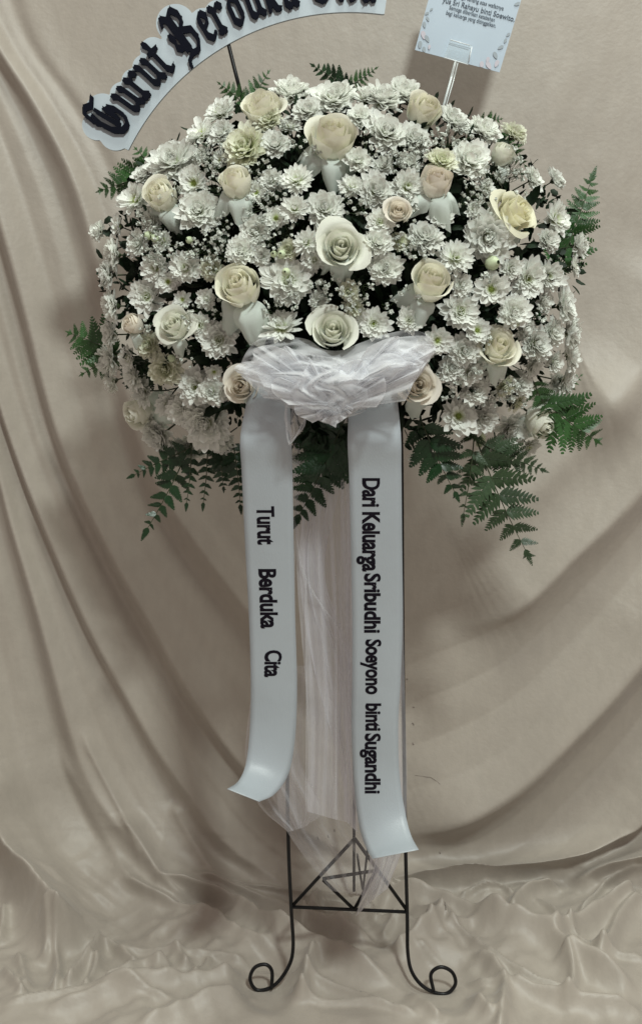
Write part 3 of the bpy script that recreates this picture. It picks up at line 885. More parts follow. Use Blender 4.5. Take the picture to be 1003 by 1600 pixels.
# ------------------------------------------------------------------ chrysanthemums
def mum_mesh(seed, style):
    """petals, radius 1. style: open (centre shows), full, spiky, daisy"""
    r = random.Random(seed)
    g = Geo()
    lay = {'open': [(19, 5, 1.0, .115), (18, 16, .92, .11), (16, 30, .78, .10), (13, 48, .58, .09), (10, 66, .42, .075)],
           'full': [(20, 0, 1.0, .12), (20, 14, .95, .12), (18, 28, .88, .12), (16, 42, .78, .115), (14, 56, .66, .10), (11, 70, .58, .09), (6, 82, .55, .085)],
           'spiky': [(18, -5, 1.0, .085), (18, 14, .95, .085), (15, 34, .9, .08), (12, 52, .75, .075), (8, 68, .6, .07)],
           'daisy': [(16, 6, 1.0, .13), (15, 18, .86, .12), (12, 36, .55, .10)]}[style]
    for c, el, ln, w in lay:
        off = r.random() * 6
        for k in range(c):
            a = off + (k + r.gauss(0, .18)) * 2 * math.pi / c
            e = math.radians(el + r.gauss(0, 9) + 7 * math.sin(a + seed))
            L = ln * r.uniform(.80, 1.08) * (1 + .08 * math.sin(a * 2 + seed)); W = w * r.uniform(1.0, 1.3)
            roll = r.gauss(0, .25); cup = r.uniform(.5, 1.1); bend = r.uniform(.15, .5)
            ca, sa = math.cos(a), math.sin(a)
            rows = []
            for i in range(6):
                t = i / 5
                rad = 0.10 + (L - 0.10) * t
                ee = e + bend * (t - .3) * (0.55 if el > 20 else -0.1) + (0.25 * t if el < 20 else 0)
                cr = rad * math.cos(ee); cz = rad * math.sin(ee) * 0.9
                w_ = W * (0.42 + 0.75 * math.sin(math.pi * min(1, t * .78 + .05))) * (1 if i < 5 else .42)
                row = []
                for j, u in enumerate((-1, 0, 1)):
                    lx = cr; ly = u * w_; lz = cz + cup * w_ * (u * u) * .8 + roll * u * w_
                    lx -= 0.035 * u * u * (1 if i == 5 else 0)
                    row.append(Vector((lx * ca - ly * sa, lx * sa + ly * ca, lz)))
                rows.append(row)
            g.grid(rows)
    me = bpy.data.meshes.new('petals')
    me.from_pydata([tuple(p) for p in g.v], [], g.f)
    me.polygons.foreach_set('use_smooth', [True] * len(me.polygons))
    return me
def centre_mesh(rad, h, seed):
    r = random.Random(seed)
    g = Geo()
    for k in range(40):
        t = math.sqrt((k + .5) / 40); a = k * 2.4
        x, y = rad * t * math.cos(a), rad * t * math.sin(a); z = h * (1 - .6 * t * t)
        q = rad * .17
        b = len(g.v)
        g.v += [Vector((x + q, y, z - .05)), Vector((x, y + q, z - .05)), Vector((x - q, y, z - .05)), Vector((x, y - q, z - .05)), Vector((x, y, z + q * 1.2))]
        g.f += [(b, b + 1, b + 4), (b + 1, b + 2, b + 4), (b + 2, b + 3, b + 4), (b + 3, b, b + 4)]
    b = len(g.v)
    g.v += [Vector((rad * 1.1 * math.cos(a), rad * 1.1 * math.sin(a), -.02)) for a in [j * math.pi / 4 for j in range(8)]] + [Vector((0, 0, h * .9))]
    g.f += [(b + j, b + (j + 1) % 8, b + 8) for j in range(8)]
    me = bpy.data.meshes.new('flower_centre'); me.from_pydata([tuple(p) for p in g.v], [], g.f)
    me.materials.append(M['centre'])
    return me
def calyx_mesh():
    g = Geo()
    g.grid([[Vector((r * math.cos(a), r * math.sin(a), z)) for a in [2 * math.pi * j / 9 for j in range(9)]] for r, z in ((.06, -.32), (.16, -.22), (.24, -.08), (.22, .02))], True)
    me = bpy.data.meshes.new('calyx'); me.from_pydata([tuple(p) for p in g.v], [], g.f); me.materials.append(M['stem'])
    return me
def stem_mesh():
    g = Geo(); g.tube([(0, 0, -2.6), (.1, .05, -1.5), (0, 0, -.25)], .045, 6)
    me = bpy.data.meshes.new('stem'); me.from_pydata([tuple(p) for p in g.v], [], g.f); me.materials.append(M['stem'])
    return me
MUM = {}
for st in ('open', 'full', 'spiky', 'daisy'):
    for k in range(4):
        MUM[st, k] = mum_mesh(500 + k * 7 + len(st), st)
        MUM[st, k].materials.append(M['mum'])
        c = MUM[st, k].copy(); c.materials.clear(); c.materials.append(M['mum2']); MUM[st + 'c', k] = c
CEN = {'open': centre_mesh(.17, .20, 1), 'full': centre_mesh(.08, .3, 2), 'spiky': centre_mesh(.13, .22, 3), 'daisy': centre_mesh(.20, .20, 4)}
CAL = calyx_mesh(); STM = stem_mesh()

# px, py, d, style, tilt toward (image x, image up, toward camera) or None for the dome normal
O, FU, S, D = 'open', 'full', 'spiky', 'daisy'
MUMS = [
 (455, 142, 62, FU, (-.1, 1, .45)), (520, 150, 72, FU, (.0, .75, .6)), (597, 152, 66, FU, (.1, .8, .5)), (572, 148, 52, S, (0, .9, .4)), (630, 143, 56, FU, (.2, .9, .4)),
 (604, 205, 72, FU, None), (712, 186, 56, FU, (.5, .8, .5)), (757, 202, 56, FU, (.6, .75, .5)), (735, 250, 68, FU, None), (648, 215, 56, FU, None),
 (342, 172, 60, O, (-.3, .8, .5)), (312, 206, 58, D, (-.5, .75, .5)), (382, 230, 76, FU, None), (268, 250, 76, FU, (-.4, .6, .8)), (208, 310, 60, D, (-.8, .3, .6)),
 (310, 328, 68, FU, (-.1, .2, 1)), (302, 284, 52, D, (-.2, .4, 1)), (182, 352, 36, D, (-.9, .3, .4)), (214, 380, 40, FU, (-.5, .2, .8)), (174, 398, 50, FU, (-.95, .1, .35)),
 (165, 430, 44, FU, (-.95, 0, .3)), (172, 478, 48, FU, (-.95, 0, .3)), (170, 522, 46, FU, (-.95, 0, .3)), (168, 562, 50, FU, (-.95, -.1, .3)), (172, 596, 40, FU, (-.9, -.2, .3)),
 (229, 463, 56, O, (-.2, 0, 1)), (242, 418, 48, O, (-.3, 0, .9)), (290, 418, 54, O, (-.2, .1, 1)), (284, 468, 30, D, None), (342, 530, 64, O, (-.1, .1, 1)),
 (312, 508, 44, O, (-.3, 0, 1)), (258, 578, 52, 'fullc', (-.3, -.1, 1)), (306, 604, 60, O, (-.2, .1, 1)), (320, 662, 78, FU, (-.2, -.2, 1)), (247, 684, 60, FU, (-.6, -.5, .6)),
 (284, 706, 46, FU, (-.4, -.7, .6)), (222, 612, 44, FU, (-.8, -.2, .5)), (300, 650, 50, D, (-.4, -.1, .9)), (200, 560, 40, D, (-.6, 0, .7)), (463, 280, 52, S, (-.2, .5, .8)), (460, 326, 44, S, (-.1, .2, 1)),
 (507, 326, 62, FU, (0, .4, .9)), (588, 298, 56, FU, (.1, .3, 1)), (593, 346, 44, O, None), (637, 292, 54, O, (.1, .1, 1)), (602, 420, 54, FU, (0, .1, 1)),
 (398, 362, 52, FU, None), (377, 392, 48, FU, (-.1, .2, 1)), (409, 400, 32, FU, None), (450, 437, 80, O, (0, .1, 1)), (440, 508, 62, S, (0, .7, .7)),
 (584, 506, 52, O, (0, 0, 1)), (478, 378, 44, S, (-.4, .3, .8)), (590, 378, 50, FU, (.3, .3, .8)), (664, 369, 58, FU, (0, .75, .65)), (762, 370, 78, FU, (.1, -.1, 1)),
 (712, 402, 58, S, (.2, .3, .9)), (768, 452, 58, D, (.2, 0, 1)), (826, 435, 64, O, (.3, 0, 1)), (858, 432, 54, O, (.6, 0, .8)), (720, 486, 60, O, (.1, .1, 1)),
 (803, 488, 56, FU, (.3, .1, .9)), (838, 538, 56, FU, (.5, 0, .8)), (886, 478, 56, FU, (.85, .1, .4)), (893, 520, 52, FU, (.9, 0, .35)), (893, 556, 50, FU, (.9, -.05, .3)), (886, 596, 46, FU, (.9, -.15, .35)),
 (900, 416, 34, D, (.95, .2, .3)), (871, 342, 58, D, (.8, .25, .5)), (857, 376, 42, FU, (.6, .1, .7)), (835, 278, 40, FU, (.7, .5, .5)), (717, 650, 64, D, (.1, -.05, 1)),
 (684, 532, 46, D, (.2, 0, 1)), (726, 548, 50, FU, (.1, 0, 1)), (706, 574, 44, FU, (.1, .2, 1)), (742, 608, 46, FU, (.2, .2, .9)), (800, 672, 58, FU, (.3, -.3, .9)),
 (778, 706, 50, FU, (.1, -.7, .6)), (853, 620, 46, FU, (.5, 0, .8)), (868, 566, 36, FU, (.7, 0, .6)), (745, 516, 46, D, (.1, .1, 1)), (790, 606, 38, 'fullc', None),
 (330, 612, 44, FU, (0, .2, 1)), (335, 582, 30, D, (.2, -.4, .8)), (430, 340, 40, D, None), (420, 185, 44, FU, None), (480, 172, 46, FU, (0, .5, .8)),
 (560, 180, 44, FU, (0, .6, .8)), (430, 225, 50, FU, None), (560, 250, 44, FU, None), (690, 340, 40, D, (0, .2, 1)), (640, 500, 42, O, (0, 0, 1)), (662, 545, 44, D, (.1, .1, 1)),
 (237, 345, 40, FU, (-.5, .2, .8)), (262, 440, 36, D, (-.3, 0, 1)), (330, 420, 40, 'fullc', None), (232, 540, 44, 'fullc', (-.4, 0, .9)), (800, 420, 40, FU, None),
 (225, 270, 44, FU, (-.6, .5, .5)), (345, 205, 44, FU, None), (770, 585, 34, D, None), (820, 515, 40, FU, None), (815, 600, 40, FU, (.5, 0, .8)),
 (282, 640, 46, FU, (-.3, -.1, .9)), (345, 690, 44, FU, (-.2, -.4, .9)), (300, 700, 44, FU, (-.3, -.6, .7)), (225, 655, 44, D, (-.7, -.3, .6)), (262, 632, 40, O, (-.4, -.1, .9)), (205, 590, 42, FU, (-.8, -.1, .6)),
 (757, 655, 46, FU, (.2, -.3, .9)), (828, 700, 40, D, (.5, -.5, .6)), (735, 585, 42, FU, None), (865, 520, 44, FU, (.6, 0, .7)), (870, 600, 40, FU, (.7, 0, .6)), (690, 250, 46, 'fullc', None), (640, 255, 40, FU, None), (450, 390, 36, 'fullc', None), (545, 455, 34, 'fullc', None), (400, 300, 34, D, None),
]
fr = random.Random(77)
_occ = [(m[0], m[1], m[2] / 2) for m in MUMS] + [(r[0], r[1], r[2] / 2 + 6) for r in ROSES] + [(r[0] + 3, r[1] + r[2] * .6, r[2] * .4) for r in ROSES if r[5]]
_occ += [(x, 585, 55) for x in range(400, 680, 30)] + [(x, 660, 50) for x in range(400, 660, 30)]
_n = 0
for _ in range(6000):
    a = fr.random() * 6.283; r = math.sqrt(fr.random()) * .97
    px = BC[0] + BR[0] * r * math.cos(a); py = BC[1] + BR[1] * r * math.sin(a); d = fr.uniform(30, 44)
    if all(math.hypot(px - x, py - y) > rr_o * .80 + d * .36 for x, y, rr_o in _occ):
        MUMS.append((px, py, d, fr.choice([FU, D, O, S, FU]), None)); _occ.append((px, py, d / 2)); _n += 1
        if _n >= 26: break
used = set()
dirs = ['right of', 'upper right of', 'above', 'upper left of', 'left of', 'lower left of', 'below', 'lower right of']
def place_label(px, py, head):
    c = sorted(ROSES, key=lambda r: math.hypot(r[0] - px, r[1] - py))[:6]
    for near in (True, False):
        for r in (c if near else sorted(ROSES, key=lambda r: math.hypot(r[0] - px, r[1] - py))):
            a = math.degrees(math.atan2(-(py - r[1]), px - r[0])) % 360
            w = dirs[int((a + 22.5) // 45) % 8]
            dist = math.hypot(r[0] - px, r[1] - py)
            pre = 'just ' if dist < 62 else ('a little ' if dist < 105 else 'well ')
            lab = '%s %s%s %s' % (head, pre, w, r[8])
            if len(lab.split()) > 16: continue
            if lab not in used:
                used.add(lab)
                return lab
    lab = head + ' out from ' + c[0][8]
    used.add(lab)
    return lab

GM = 'white chrysanthemums in the flower dome'
for i, (px, py, d, st, tl) in enumerate(MUMS):
    rn = random.Random(900 + i)
    Y, dn, rr = dome(px, py)
    n = dn if tl is None else Vector((tl[0], -tl[2], tl[1]))
    n = (n.normalized() + Vector((0, -.22, 0)) + Vector((rn.gauss(0, .07), 0, rn.gauss(0, .07)))).normalized()
    Y += rn.uniform(-.004, .012) + (0.01 if d < 42 else 0)
    s = mpp(px, py, Y) * d / 2 * (1.18 if rr < .8 else 1.20)
    m = frame(at(px, py, Y) - n * s * .25, n) @ Matrix.Rotation(rn.uniform(0, 6.28), 4, 'Z') @ Matrix.Diagonal((s, s * rn.uniform(.92, 1.06), s * rn.uniform(.85, 1.15), 1))
    if tl is None and rn.random() < .2 and not st.endswith('c'): st += 'c'
    base = st.rstrip('c') if st.endswith('c') else st
    size = 'tiny' if d < 38 else ('small' if d < 50 else ('medium' if d < 62 else 'large'))
    head = size + (' cream' if st.endswith('c') else ' white') + ' ' + {'open': 'green-centred chrysanthemum', 'full': 'dense chrysanthemum', 'spiky': 'spiky chrysanthemum', 'daisy': 'loose chrysanthemum'}[base]
    root = thing('chrysanthemum', place_label(px, py, head), 'chrysanthemum', GM, mtx=m)
    p = link('petals', MUM[st, rn.randrange(4)], root); p['kind'] = 'stuff'
    if base != 'full':
        link('flower_centre', CEN[base], root)
    link('calyx', CAL, root)
    link('stem', STM, root)

# buds
def bud_mesh():
    g = Geo()
    for k in range(9):
        a0 = k * 2 * math.pi / 9
        rows = []
        for i in range(6):
            t = i / 5
            r = math.sin(math.pi * (0.12 + .80 * t)) * .95; z = -1 + 2 * t
            rows.append([Vector((r * (1 + .06 * (1 - u * u)) * math.cos(a0 + u * .42), r * (1 + .06 * (1 - u * u)) * math.sin(a0 + u * .42), z)) for u in (-1, 0, 1)])
        g.grid(rows)
    me = bpy.data.meshes.new('bud'); me.from_pydata([tuple(p) for p in g.v], [], g.f)
    me.polygons.foreach_set('use_smooth', [True] * len(me.polygons)); me.materials.append(M['bud'])
    return me
BUD = bud_mesh()
for px, py, d, dy in [(447, 425, 14, -.03), (440, 397, 13, 0), (428, 397, 11, 0), (769, 411, 24, 0), (232, 368, 14, 0), (242, 372, 13, 0), (352, 706, 20, 0), (750, 682, 18, 0), (748, 694, 10, 0), (300, 398, 10, 0), (551, 407, 12, 0.03), (296, 375, 12, .0), (432, 706, 8, 0), (268, 560, 12, 0), (805, 505, 12, 0)]:
    Y, n, rr = dome(px, py); Y += dy
    s = mpp(px, py, Y) * d / 2
    m = frame(at(px, py, Y), n) @ Matrix.Diagonal((s, s, s * 1.15, 1))
    root = thing('flower_bud', place_label(px, py, 'closed pale green chrysanthemum bud'), 'flower bud', 'closed flower buds', mtx=m)
    link('bud', BUD, root)
    o = link('stem', STM, root)

# ------------------------------------------------------------------ gypsophila
def puff(g, c, r, rn):
    # a crumpled double flowerlet: three tilted discs of notched petals
    for k in range(3):
        n = Vector((rn.gauss(0, 1), rn.gauss(-.6, .6), rn.gauss(0, 1))).normalized()
        x = n.orthogonal().normalized(); y = n.cross(x)
        b = len(g.v); g.v.append(c - n * r * .25)
        K = 9
        for j in range(K):
            a = 2 * math.pi * j / K
            q = r * (1.0 if j % 2 else .72) * rn.uniform(.85, 1.1)
            g.v.append(c + x * q * math.cos(a) + y * q * math.sin(a) + n * r * rn.uniform(.1, .45))
        for j in range(K):
            g.f.append((b, b + 1 + j, b + 1 + (j + 1) % K))
GYP = [(338, 243, 22, 12), (322, 262, 18, 9), (352, 220, 16, 7), (330, 288, 14, 7), (408, 315, 22, 18), (428, 300, 18, 12), (395, 338, 18, 12), (335, 372, 20, 14), (322, 396, 20, 14),
       (345, 352, 18, 12), (300, 388, 16, 10), (355, 400, 18, 12), (330, 415, 14, 7), (512, 448, 20, 14), (540, 465, 22, 16), (498, 462, 18, 10), (560, 468, 18, 8), (570, 452, 14, 6),
       (712, 218, 22, 18), (692, 216, 18, 14), (790, 252, 24, 20), (805, 268, 18, 12), (744, 296, 22, 18), (758, 322, 18, 14), (733, 318, 16, 10), (775, 275, 18, 12), (558, 322, 18, 12),
       (570, 240, 18, 12), (545, 300, 14, 8), (655, 232, 18, 12), (628, 240, 14, 10), (700, 592, 18, 10), (692, 610, 14, 6), (716, 606, 14, 6), (785, 606, 22, 18), (805, 625, 16, 10),
       (772, 622, 16, 10), (748, 625, 14, 6), (740, 575, 16, 10), (305, 488, 22, 10), (335, 492, 16, 8), (352, 478, 12, 5), (440, 362, 18, 10), (425, 382, 14, 7), (400, 260, 20, 12),
       (635, 325, 16, 8), (645, 390, 16, 8), (640, 460, 14, 6), (252, 392, 14, 7), (268, 388, 12, 6), (470, 228, 14, 7), (620, 360, 14, 6), (845, 490, 14, 7), (760, 530, 16, 9), (228, 505, 14, 5), (290, 560, 14, 6), (608, 478, 16, 5), (570, 200, 14, 6), (440, 208, 18, 10)]
for _ in range(26):
    a = fr.random() * 6.283; r = math.sqrt(fr.random()) * .88
    px = BC[0] + BR[0] * r * math.cos(a); py = BC[1] + BR[1] * r * math.sin(a)
    if not (360 < px < 690 and py > 515): GYP.append((px, py, fr.uniform(13, 20), fr.randint(6, 13)))
for i, (px, py, spr, n_) in enumerate(GYP):
    rn = random.Random(2000 + i)
    Y, n, rr = dome(px, py)
    Y -= 0.004
    c = at(px, py, Y)
    base = at(px + (BC[0] - px) * .1, py + (BC[1] - py) * .1 + 10, Y + 0.07)
    root = thing('gypsophila_sprig', place_label(px, py, 'sprig of tiny white baby breath'), 'gypsophila', "sprigs of baby's breath between the flowers", loc=base)
    gb = Geo(); gs_ = Geo()
    s = mpp(px, py, Y)
    mid = (c - base) * .45
    gs_.tube([Vector((0, 0, 0)), mid], .0007, 4, False)
    for k in range(int(n_ * 1.35)):
        a = rn.random() * 6.283; r = math.sqrt(rn.random()) * spr * 1.15
        p = at(px + r * math.cos(a), py + r * math.sin(a), Y + rn.uniform(-.012, .018)) - base
        puff(gb, p, s * rn.uniform(2.4, 4.6), rn)
        gs_.tube([mid + Vector((rn.gauss(0, .003), 0, rn.gauss(0, .003))), mid.lerp(p, .6) + Vector((rn.gauss(0, .003), 0, rn.gauss(0, .003))), p], .00035, 3, False)
    o = gb.make('blossoms', M['gyp'], root, False); o['kind'] = 'stuff'
    o = gs_.make('branching_stem', M['gypstem'], root); o['kind'] = 'stuff'

# ------------------------------------------------------------------ ribbons
class Ribbon:
    def __init__(s, left, right, Ys, label):
        """left/right: (px,py) edge points, Ys: (Y_left, Y_right) each row"""
        n = 90
        s.L = spline(left, n); s.R = spline(right, n); s.Y = spline(Ys, n)
        s.org = at(*left[0], Ys[0][0])
        s.root = thing('satin_ribbon', label, 'ribbon', 'printed satin ribbons hanging from the bow', loc=s.org)
        g = Geo(); rows = []
        for i in range(n):
            row = []
            for j in range(9):
                row.append(s.P(i / (n - 1), j / 8) - s.org)
            rows.append(row)
        g.grid(rows)
        o = g.make('ribbon_strip', M['ribbon'], s.root)
        so = o.modifiers.new('thickness', 'SOLIDIFY'); so.thickness = 0.0004
    def P(s, t, u, lift=0.0):
        k = t * (len(s.L) - 1); i = min(int(k), len(s.L) - 2); f = k - i
        l = s.L[i] * (1 - f) + s.L[i + 1] * f; r = s.R[i] * (1 - f) + s.R[i + 1] * f; y = s.Y[i] * (1 - f) + s.Y[i + 1] * f
        q = l * (1 - u) + r * u
        bow = 0.004 * math.sin(math.pi * u) * (0.3 + t)
        Y = y[0] * (1 - u) + y[1] * u - bow
        return at(q[0], q[1], Y - lift)
    def PX(s, px, py, lift):
        lo, hi = 0.0, 1.0
        for _ in range(22):
            mid = (lo + hi) / 2
            k = mid * (len(s.L) - 1); i = min(int(k), len(s.L) - 2); f = k - i
            l = s.L[i] * (1 - f) + s.L[i + 1] * f; r = s.R[i] * (1 - f) + s.R[i + 1] * f
            u = (px - l[0]) / (r[0] - l[0])
            if l[1] + (r[1] - l[1]) * u < py: lo = mid
            else: hi = mid
        return s.P(lo, u, lift)

rl = Ribbon([(392, 600), (376, 680), (378, 740), (383, 850), (389, 960), (392, 1060), (391, 1130), (385, 1190), (373, 1220), (355, 1233)],
            [(452, 600), (455, 680), (457, 740), (459, 850), (461, 960), (464, 1060), (462, 1140), (452, 1205), (430, 1240), (405, 1253)],
            [(-.20, -.22), (-.23, -.23), (-.215, -.215), (-.19, -.19), (-.17, -.17), (-.16, -.155), (-.155, -.15), (-.165, -.16), (-.195, -.19), (-.225, -.225)],
            'left pale satin ribbon printed Turut Berduka Cita, its end curling left')
rr_ = Ribbon([(548, 600), (543, 680), (545, 740), (548, 850), (550, 960), (550, 1060), (549, 1130), (552, 1210), (560, 1285), (572, 1325), (582, 1342)],
             [(618, 600), (626, 680), (627, 740), (628, 850), (629, 960), (626, 1060), (622, 1130), (624, 1210), (633, 1270), (642, 1305), (654, 1328)],
             [(-.20, -.20), (-.23, -.23), (-.215, -.215), (-.195, -.195), (-.175, -.175), (-.16, -.165), (-.15, -.16), (-.145, -.155), (-.155, -.165), (-.18, -.19), (-.215, -.225)],
             'right longer satin ribbon printed with the family name, its end flicking right')

font_cache = {}
def glyph_mesh(txt, bold=0.0, spacing=1.0):
    cu = bpy.data.curves.new('t', 'FONT'); cu.body = txt; cu.offset = bold; cu.space_character = spacing; cu.resolution_u = 4
    ob = bpy.data.objects.new('t', cu); col.objects.link(ob)
    dg = bpy.context.evaluated_depsgraph_get(); dg.update()
    me_ = bpy.data.meshes.new_from_object(ob.evaluated_get(dg))
    bpy.data.objects.remove(ob)
    v = [x.co.copy() for x in me_.vertices]; f = [tuple(p.vertices) for p in me_.polygons]
    bpy.data.meshes.remove(me_)
    return v, f

def word_on_ribbon(rb, txt, y0, y1, xb, xt, slant=0.0):
    """text runs down the ribbon from py=y0 to y1; letters' feet at px=xb, cap tops at px=xt"""
    v, f = glyph_mesh(txt, 0.034, 0.97)
    for p in v:                                # tall-bodied condensed lettering
        p.y = p.y * .66 / .50 if p.y < .50 else (.66 + (p.y - .50) * (.86 - .66) / (.70 - .50) if p.y > 0 else p.y)
    w0 = min(p.x for p in v); w1 = max(p.x for p in v)
    CAPH = 0.86
    # split into connected glyph pieces by x-order: one mesh per word letter
    adj = {}
    for fc in f:
        for a in fc: adj.setdefault(a, []).append(fc)
    seen = set(); comps = []
    for a in range(len(v)):
        if a in seen or a not in adj: continue
        st = [a]; cv = set(); cf = set()
        while st:
            b = st.pop()
            if b in cv: continue
            cv.add(b)
            for fc in adj[b]:
                if fc not in cf:
                    cf.add(fc); st += [x for x in fc if x not in cv]
        seen |= cv; comps.append((min(v[i].x for i in cv), max(v[i].x for i in cv), cv, cf))
    comps.sort(key=lambda c: c[0])
    merged = []
    for c in comps:                               # an i's dot joins its stem
        if merged and c[0] < merged[-1][1] - 0.35 * (c[1] - c[0]):
            mcur = merged[-1]
            merged[-1] = (min(mcur[0], c[0]), max(mcur[1], c[1]), mcur[2] | c[2], mcur[3] | c[3])
        else:
            merged.append(c)
    for c in merged:
        ids = sorted(c[2]); mp = {a: k for k, a in enumerate(ids)}
        vs = []
        for a in ids:
            p = v[a]
            py = y0 + (p.x - w0) / (w1 - w0) * (y1 - y0) + slant * 0
            px = xb + (xt - xb) * (p.y / CAPH) + slant * (py - y0)
            vs.append(rb.PX(px, py, 0.0009) - rb.org)
        mesh('printed_letter', vs, [tuple(mp[a] for a in fc) for fc in c[3]], M['ink'], rb.root, False)

word_on_ribbon(rl, 'Turut', 791, 851, 402, 428, .03)
word_on_ribbon(rl, 'Berduka', 889, 982, 405, 431, .04)
word_on_ribbon(rl, 'Cita', 1016, 1058, 415, 440, -.02)
word_on_ribbon(rr_, 'Dari', 747, 792, 567, 593)
word_on_ribbon(rr_, 'Keluarga', 800, 893, 567, 593)
word_on_ribbon(rr_, 'Sribudhi', 896, 989, 570, 594)
word_on_ribbon(rr_, 'Soeyono', 999, 1085, 572, 595)
word_on_ribbon(rr_, 'binti', 1099, 1142, 572, 595)
word_on_ribbon(rr_, 'Sugandhi', 1146, 1240, 571, 594)

# ------------------------------------------------------------------ tulle
tulle = thing('tulle_bow', 'gathered white tulle bow with long sheer tails over the satin ribbons', 'bow', loc=at(530, 600, -.25))
def sheet(name, left, right, Yfn, nu=56, nv=70, mat='tulle_thin', folds=5, amp=.006, seed=0, par=None):
    rn = random.Random(seed)
    L = spline(left, nv); Rr = spline(right, nv)
    ph = [rn.uniform(0, 6.28) for _ in range(4)]
    g = Geo(); rows = []
    for i in range(nv):
        t = i / (nv - 1); row = []
        for j in range(nu):
            u = j / (nu - 1)
            q = L[i] * (1 - u) + Rr[i] * u
            Y = Yfn(t, u) + amp * math.sin(folds * 6.283 * u + ph[0] + 1.5 * math.sin(3 * t + ph[1])) + amp * .35 * math.sin(folds * 6.283 * 2.3 * u + ph[2] + 3 * t)
            q = q + np.array([2.5 * math.sin(9 * t + ph[3] + 3 * u), 0])
            row.append(at(q[0], q[1], Y) - tulle.location)
        rows.append(row)
    g.grid(rows)
    return g.make(name, M[mat], tulle)

# gathered puff: layered crumpled sheets between a top and a bottom outline
def puff_layer(top, bot, Y0, depth, seed, mat='tulle', name='tulle_puff'):
    rn = random.Random(seed)
    nu, nv = 110, 44
    T = spline(top, nu); B = spline(bot, nu)
    ph = [rn.uniform(0, 6.28) for _ in range(8)]
    kx = 532.0
    g = Geo(); rows = []
    for i in range(nv):
        v = i / (nv - 1); row = []
        for j in range(nu):
            q = T[j] * (1 - v) + B[j] * v
            dx = (q[0] - kx) / 150.0; dy = (q[1] - 632) / 60.0
            ang = math.atan2(dy - .2, dx); rad = math.hypot(dx, dy)
            env = math.sin(math.pi * (0.04 + .92 * v)) ** .6 * math.sin(math.pi * (0.03 + .94 * j / (nu - 1))) ** .35
            wa = float(vnoise(np.array(ang * 2 + 20 + ph[0]), np.array(rad * 3 + 3 + ph[1]), seed))
            f1 = abs(float(vnoise(np.array(ang * 3.0 + 30 + 2.2 * wa + ph[2]), np.array(rad * 1.5 + 9 + ph[3]), seed + 1)))
            f2 = abs(float(vnoise(np.array(ang * 5.5 + 40 + 3 * wa + ph[4]), np.array(rad * 2.2 + 5 + ph[5]), seed + 2)))
            f3 = float(vnoise(np.array(dx * 4 + 20 + ph[6]), np.array(dy * 3.0 + 20), seed + 3))
            Y = Y0 - depth * env * (0.7 + 0.3 * min(1, rad)) + (.060 * f1 + .010 * f2 + .035 * f3) * (.35 + .75 * min(1, rad))
            q = q + np.array([3.0 * math.sin(8 * v + ph[6] + 3 * dx), 3.0 * math.sin(7 * dx + ph[7])]) * env
            row.append(at(q[0], q[1], Y) - tulle.location)
        rows.append(row)
    g.grid(rows)
    return g.make(name, M[mat], tulle)

top = [(372, 578), (385, 550), (405, 530), (440, 524), (480, 530), (505, 546), (535, 548), (565, 535), (600, 522), (640, 516), (668, 524), (679, 542)]
bot = [(378, 586), (398, 600), (425, 618), (450, 632), (478, 646), (505, 654), (535, 654), (565, 640), (592, 628), (625, 612), (655, 585), (672, 556)]
puff_layer(top, bot, -.255, .035, 1)
top2 = [(380, 575), (400, 560), (425, 548), (455, 545), (485, 550), (510, 558), (535, 560), (560, 552), (590, 542), (630, 530), (660, 532), (674, 545)]
bot2 = [(384, 588), (405, 600), (430, 615), (455, 632), (480, 650), (505, 658), (530, 656), (560, 640), (590, 620), (620, 606), (648, 584), (668, 560)]
puff_layer(top2, bot2, -.262, .048, 2)
top3 = [(410, 590), (430, 575), (450, 566), (475, 562), (500, 566), (520, 572), (540, 572), (560, 566), (585, 556), (610, 548), (630, 545), (650, 552)]
puff_layer(top3, [(415, 600), (432, 612), (450, 625), (470, 640), (490, 652), (512, 660), (532, 658), (555, 642), (580, 622), (605, 606), (628, 590), (645, 570)], -.27, .06, 3)
def tulle_loop(K, E, wid, Yk, bulge, seed, droop=6):
    # a gathered band leaves the knot, swings out to E and folds back over itself
    rn = random.Random(seed)
    nt_, nw = 72, 28
    dx, dy = E[0] - K[0], E[1] - K[1]; L_ = math.hypot(dx, dy); ux, uy = dx / L_, dy / L_
    ph = [rn.uniform(0, 6.28) for _ in range(4)]
    g = Geo(); rows = []
    for i in range(nt_):
        t = i / (nt_ - 1); a = math.pi * t
        out_ = math.sin(a) ** .85; row = []
        for j in range(nw):
            w = j / (nw - 1) * 2 - 1
            ww = wid * (.16 + .84 * math.sin(a) ** .8) * (w + .10 * math.sin(5 * w + ph[0] + 2 * t))
            al = L_ * out_ * (1 - .30 * w * w + .03 * math.sin(3 * w + ph[1]))
            px = K[0] + ux * al - uy * ww; py = K[1] + uy * al + ux * ww + droop * math.sin(a) * w * w
            fold = math.sin(9.5 * w + ph[2] + 1.2 * math.sin(3 * t + ph[3])) * .0045 * (.4 + out_) + math.sin(19 * w + ph[3] + 2 * t) * .0016
            row.append(at(px, py, Yk - bulge * (.25 + .75 * t) * math.sin(a * .9 + .2) + fold) - tulle.location)
        rows.append(row)
    g.grid(rows)
    g.make('tulle_loop', M['tulle'], tulle)
    for jj in (0, nw - 1):
        h = Geo(); h.tube([r[jj] for r in rows], .0007, 4, False); h.make('tulle_hem', M['tulle'], tulle)
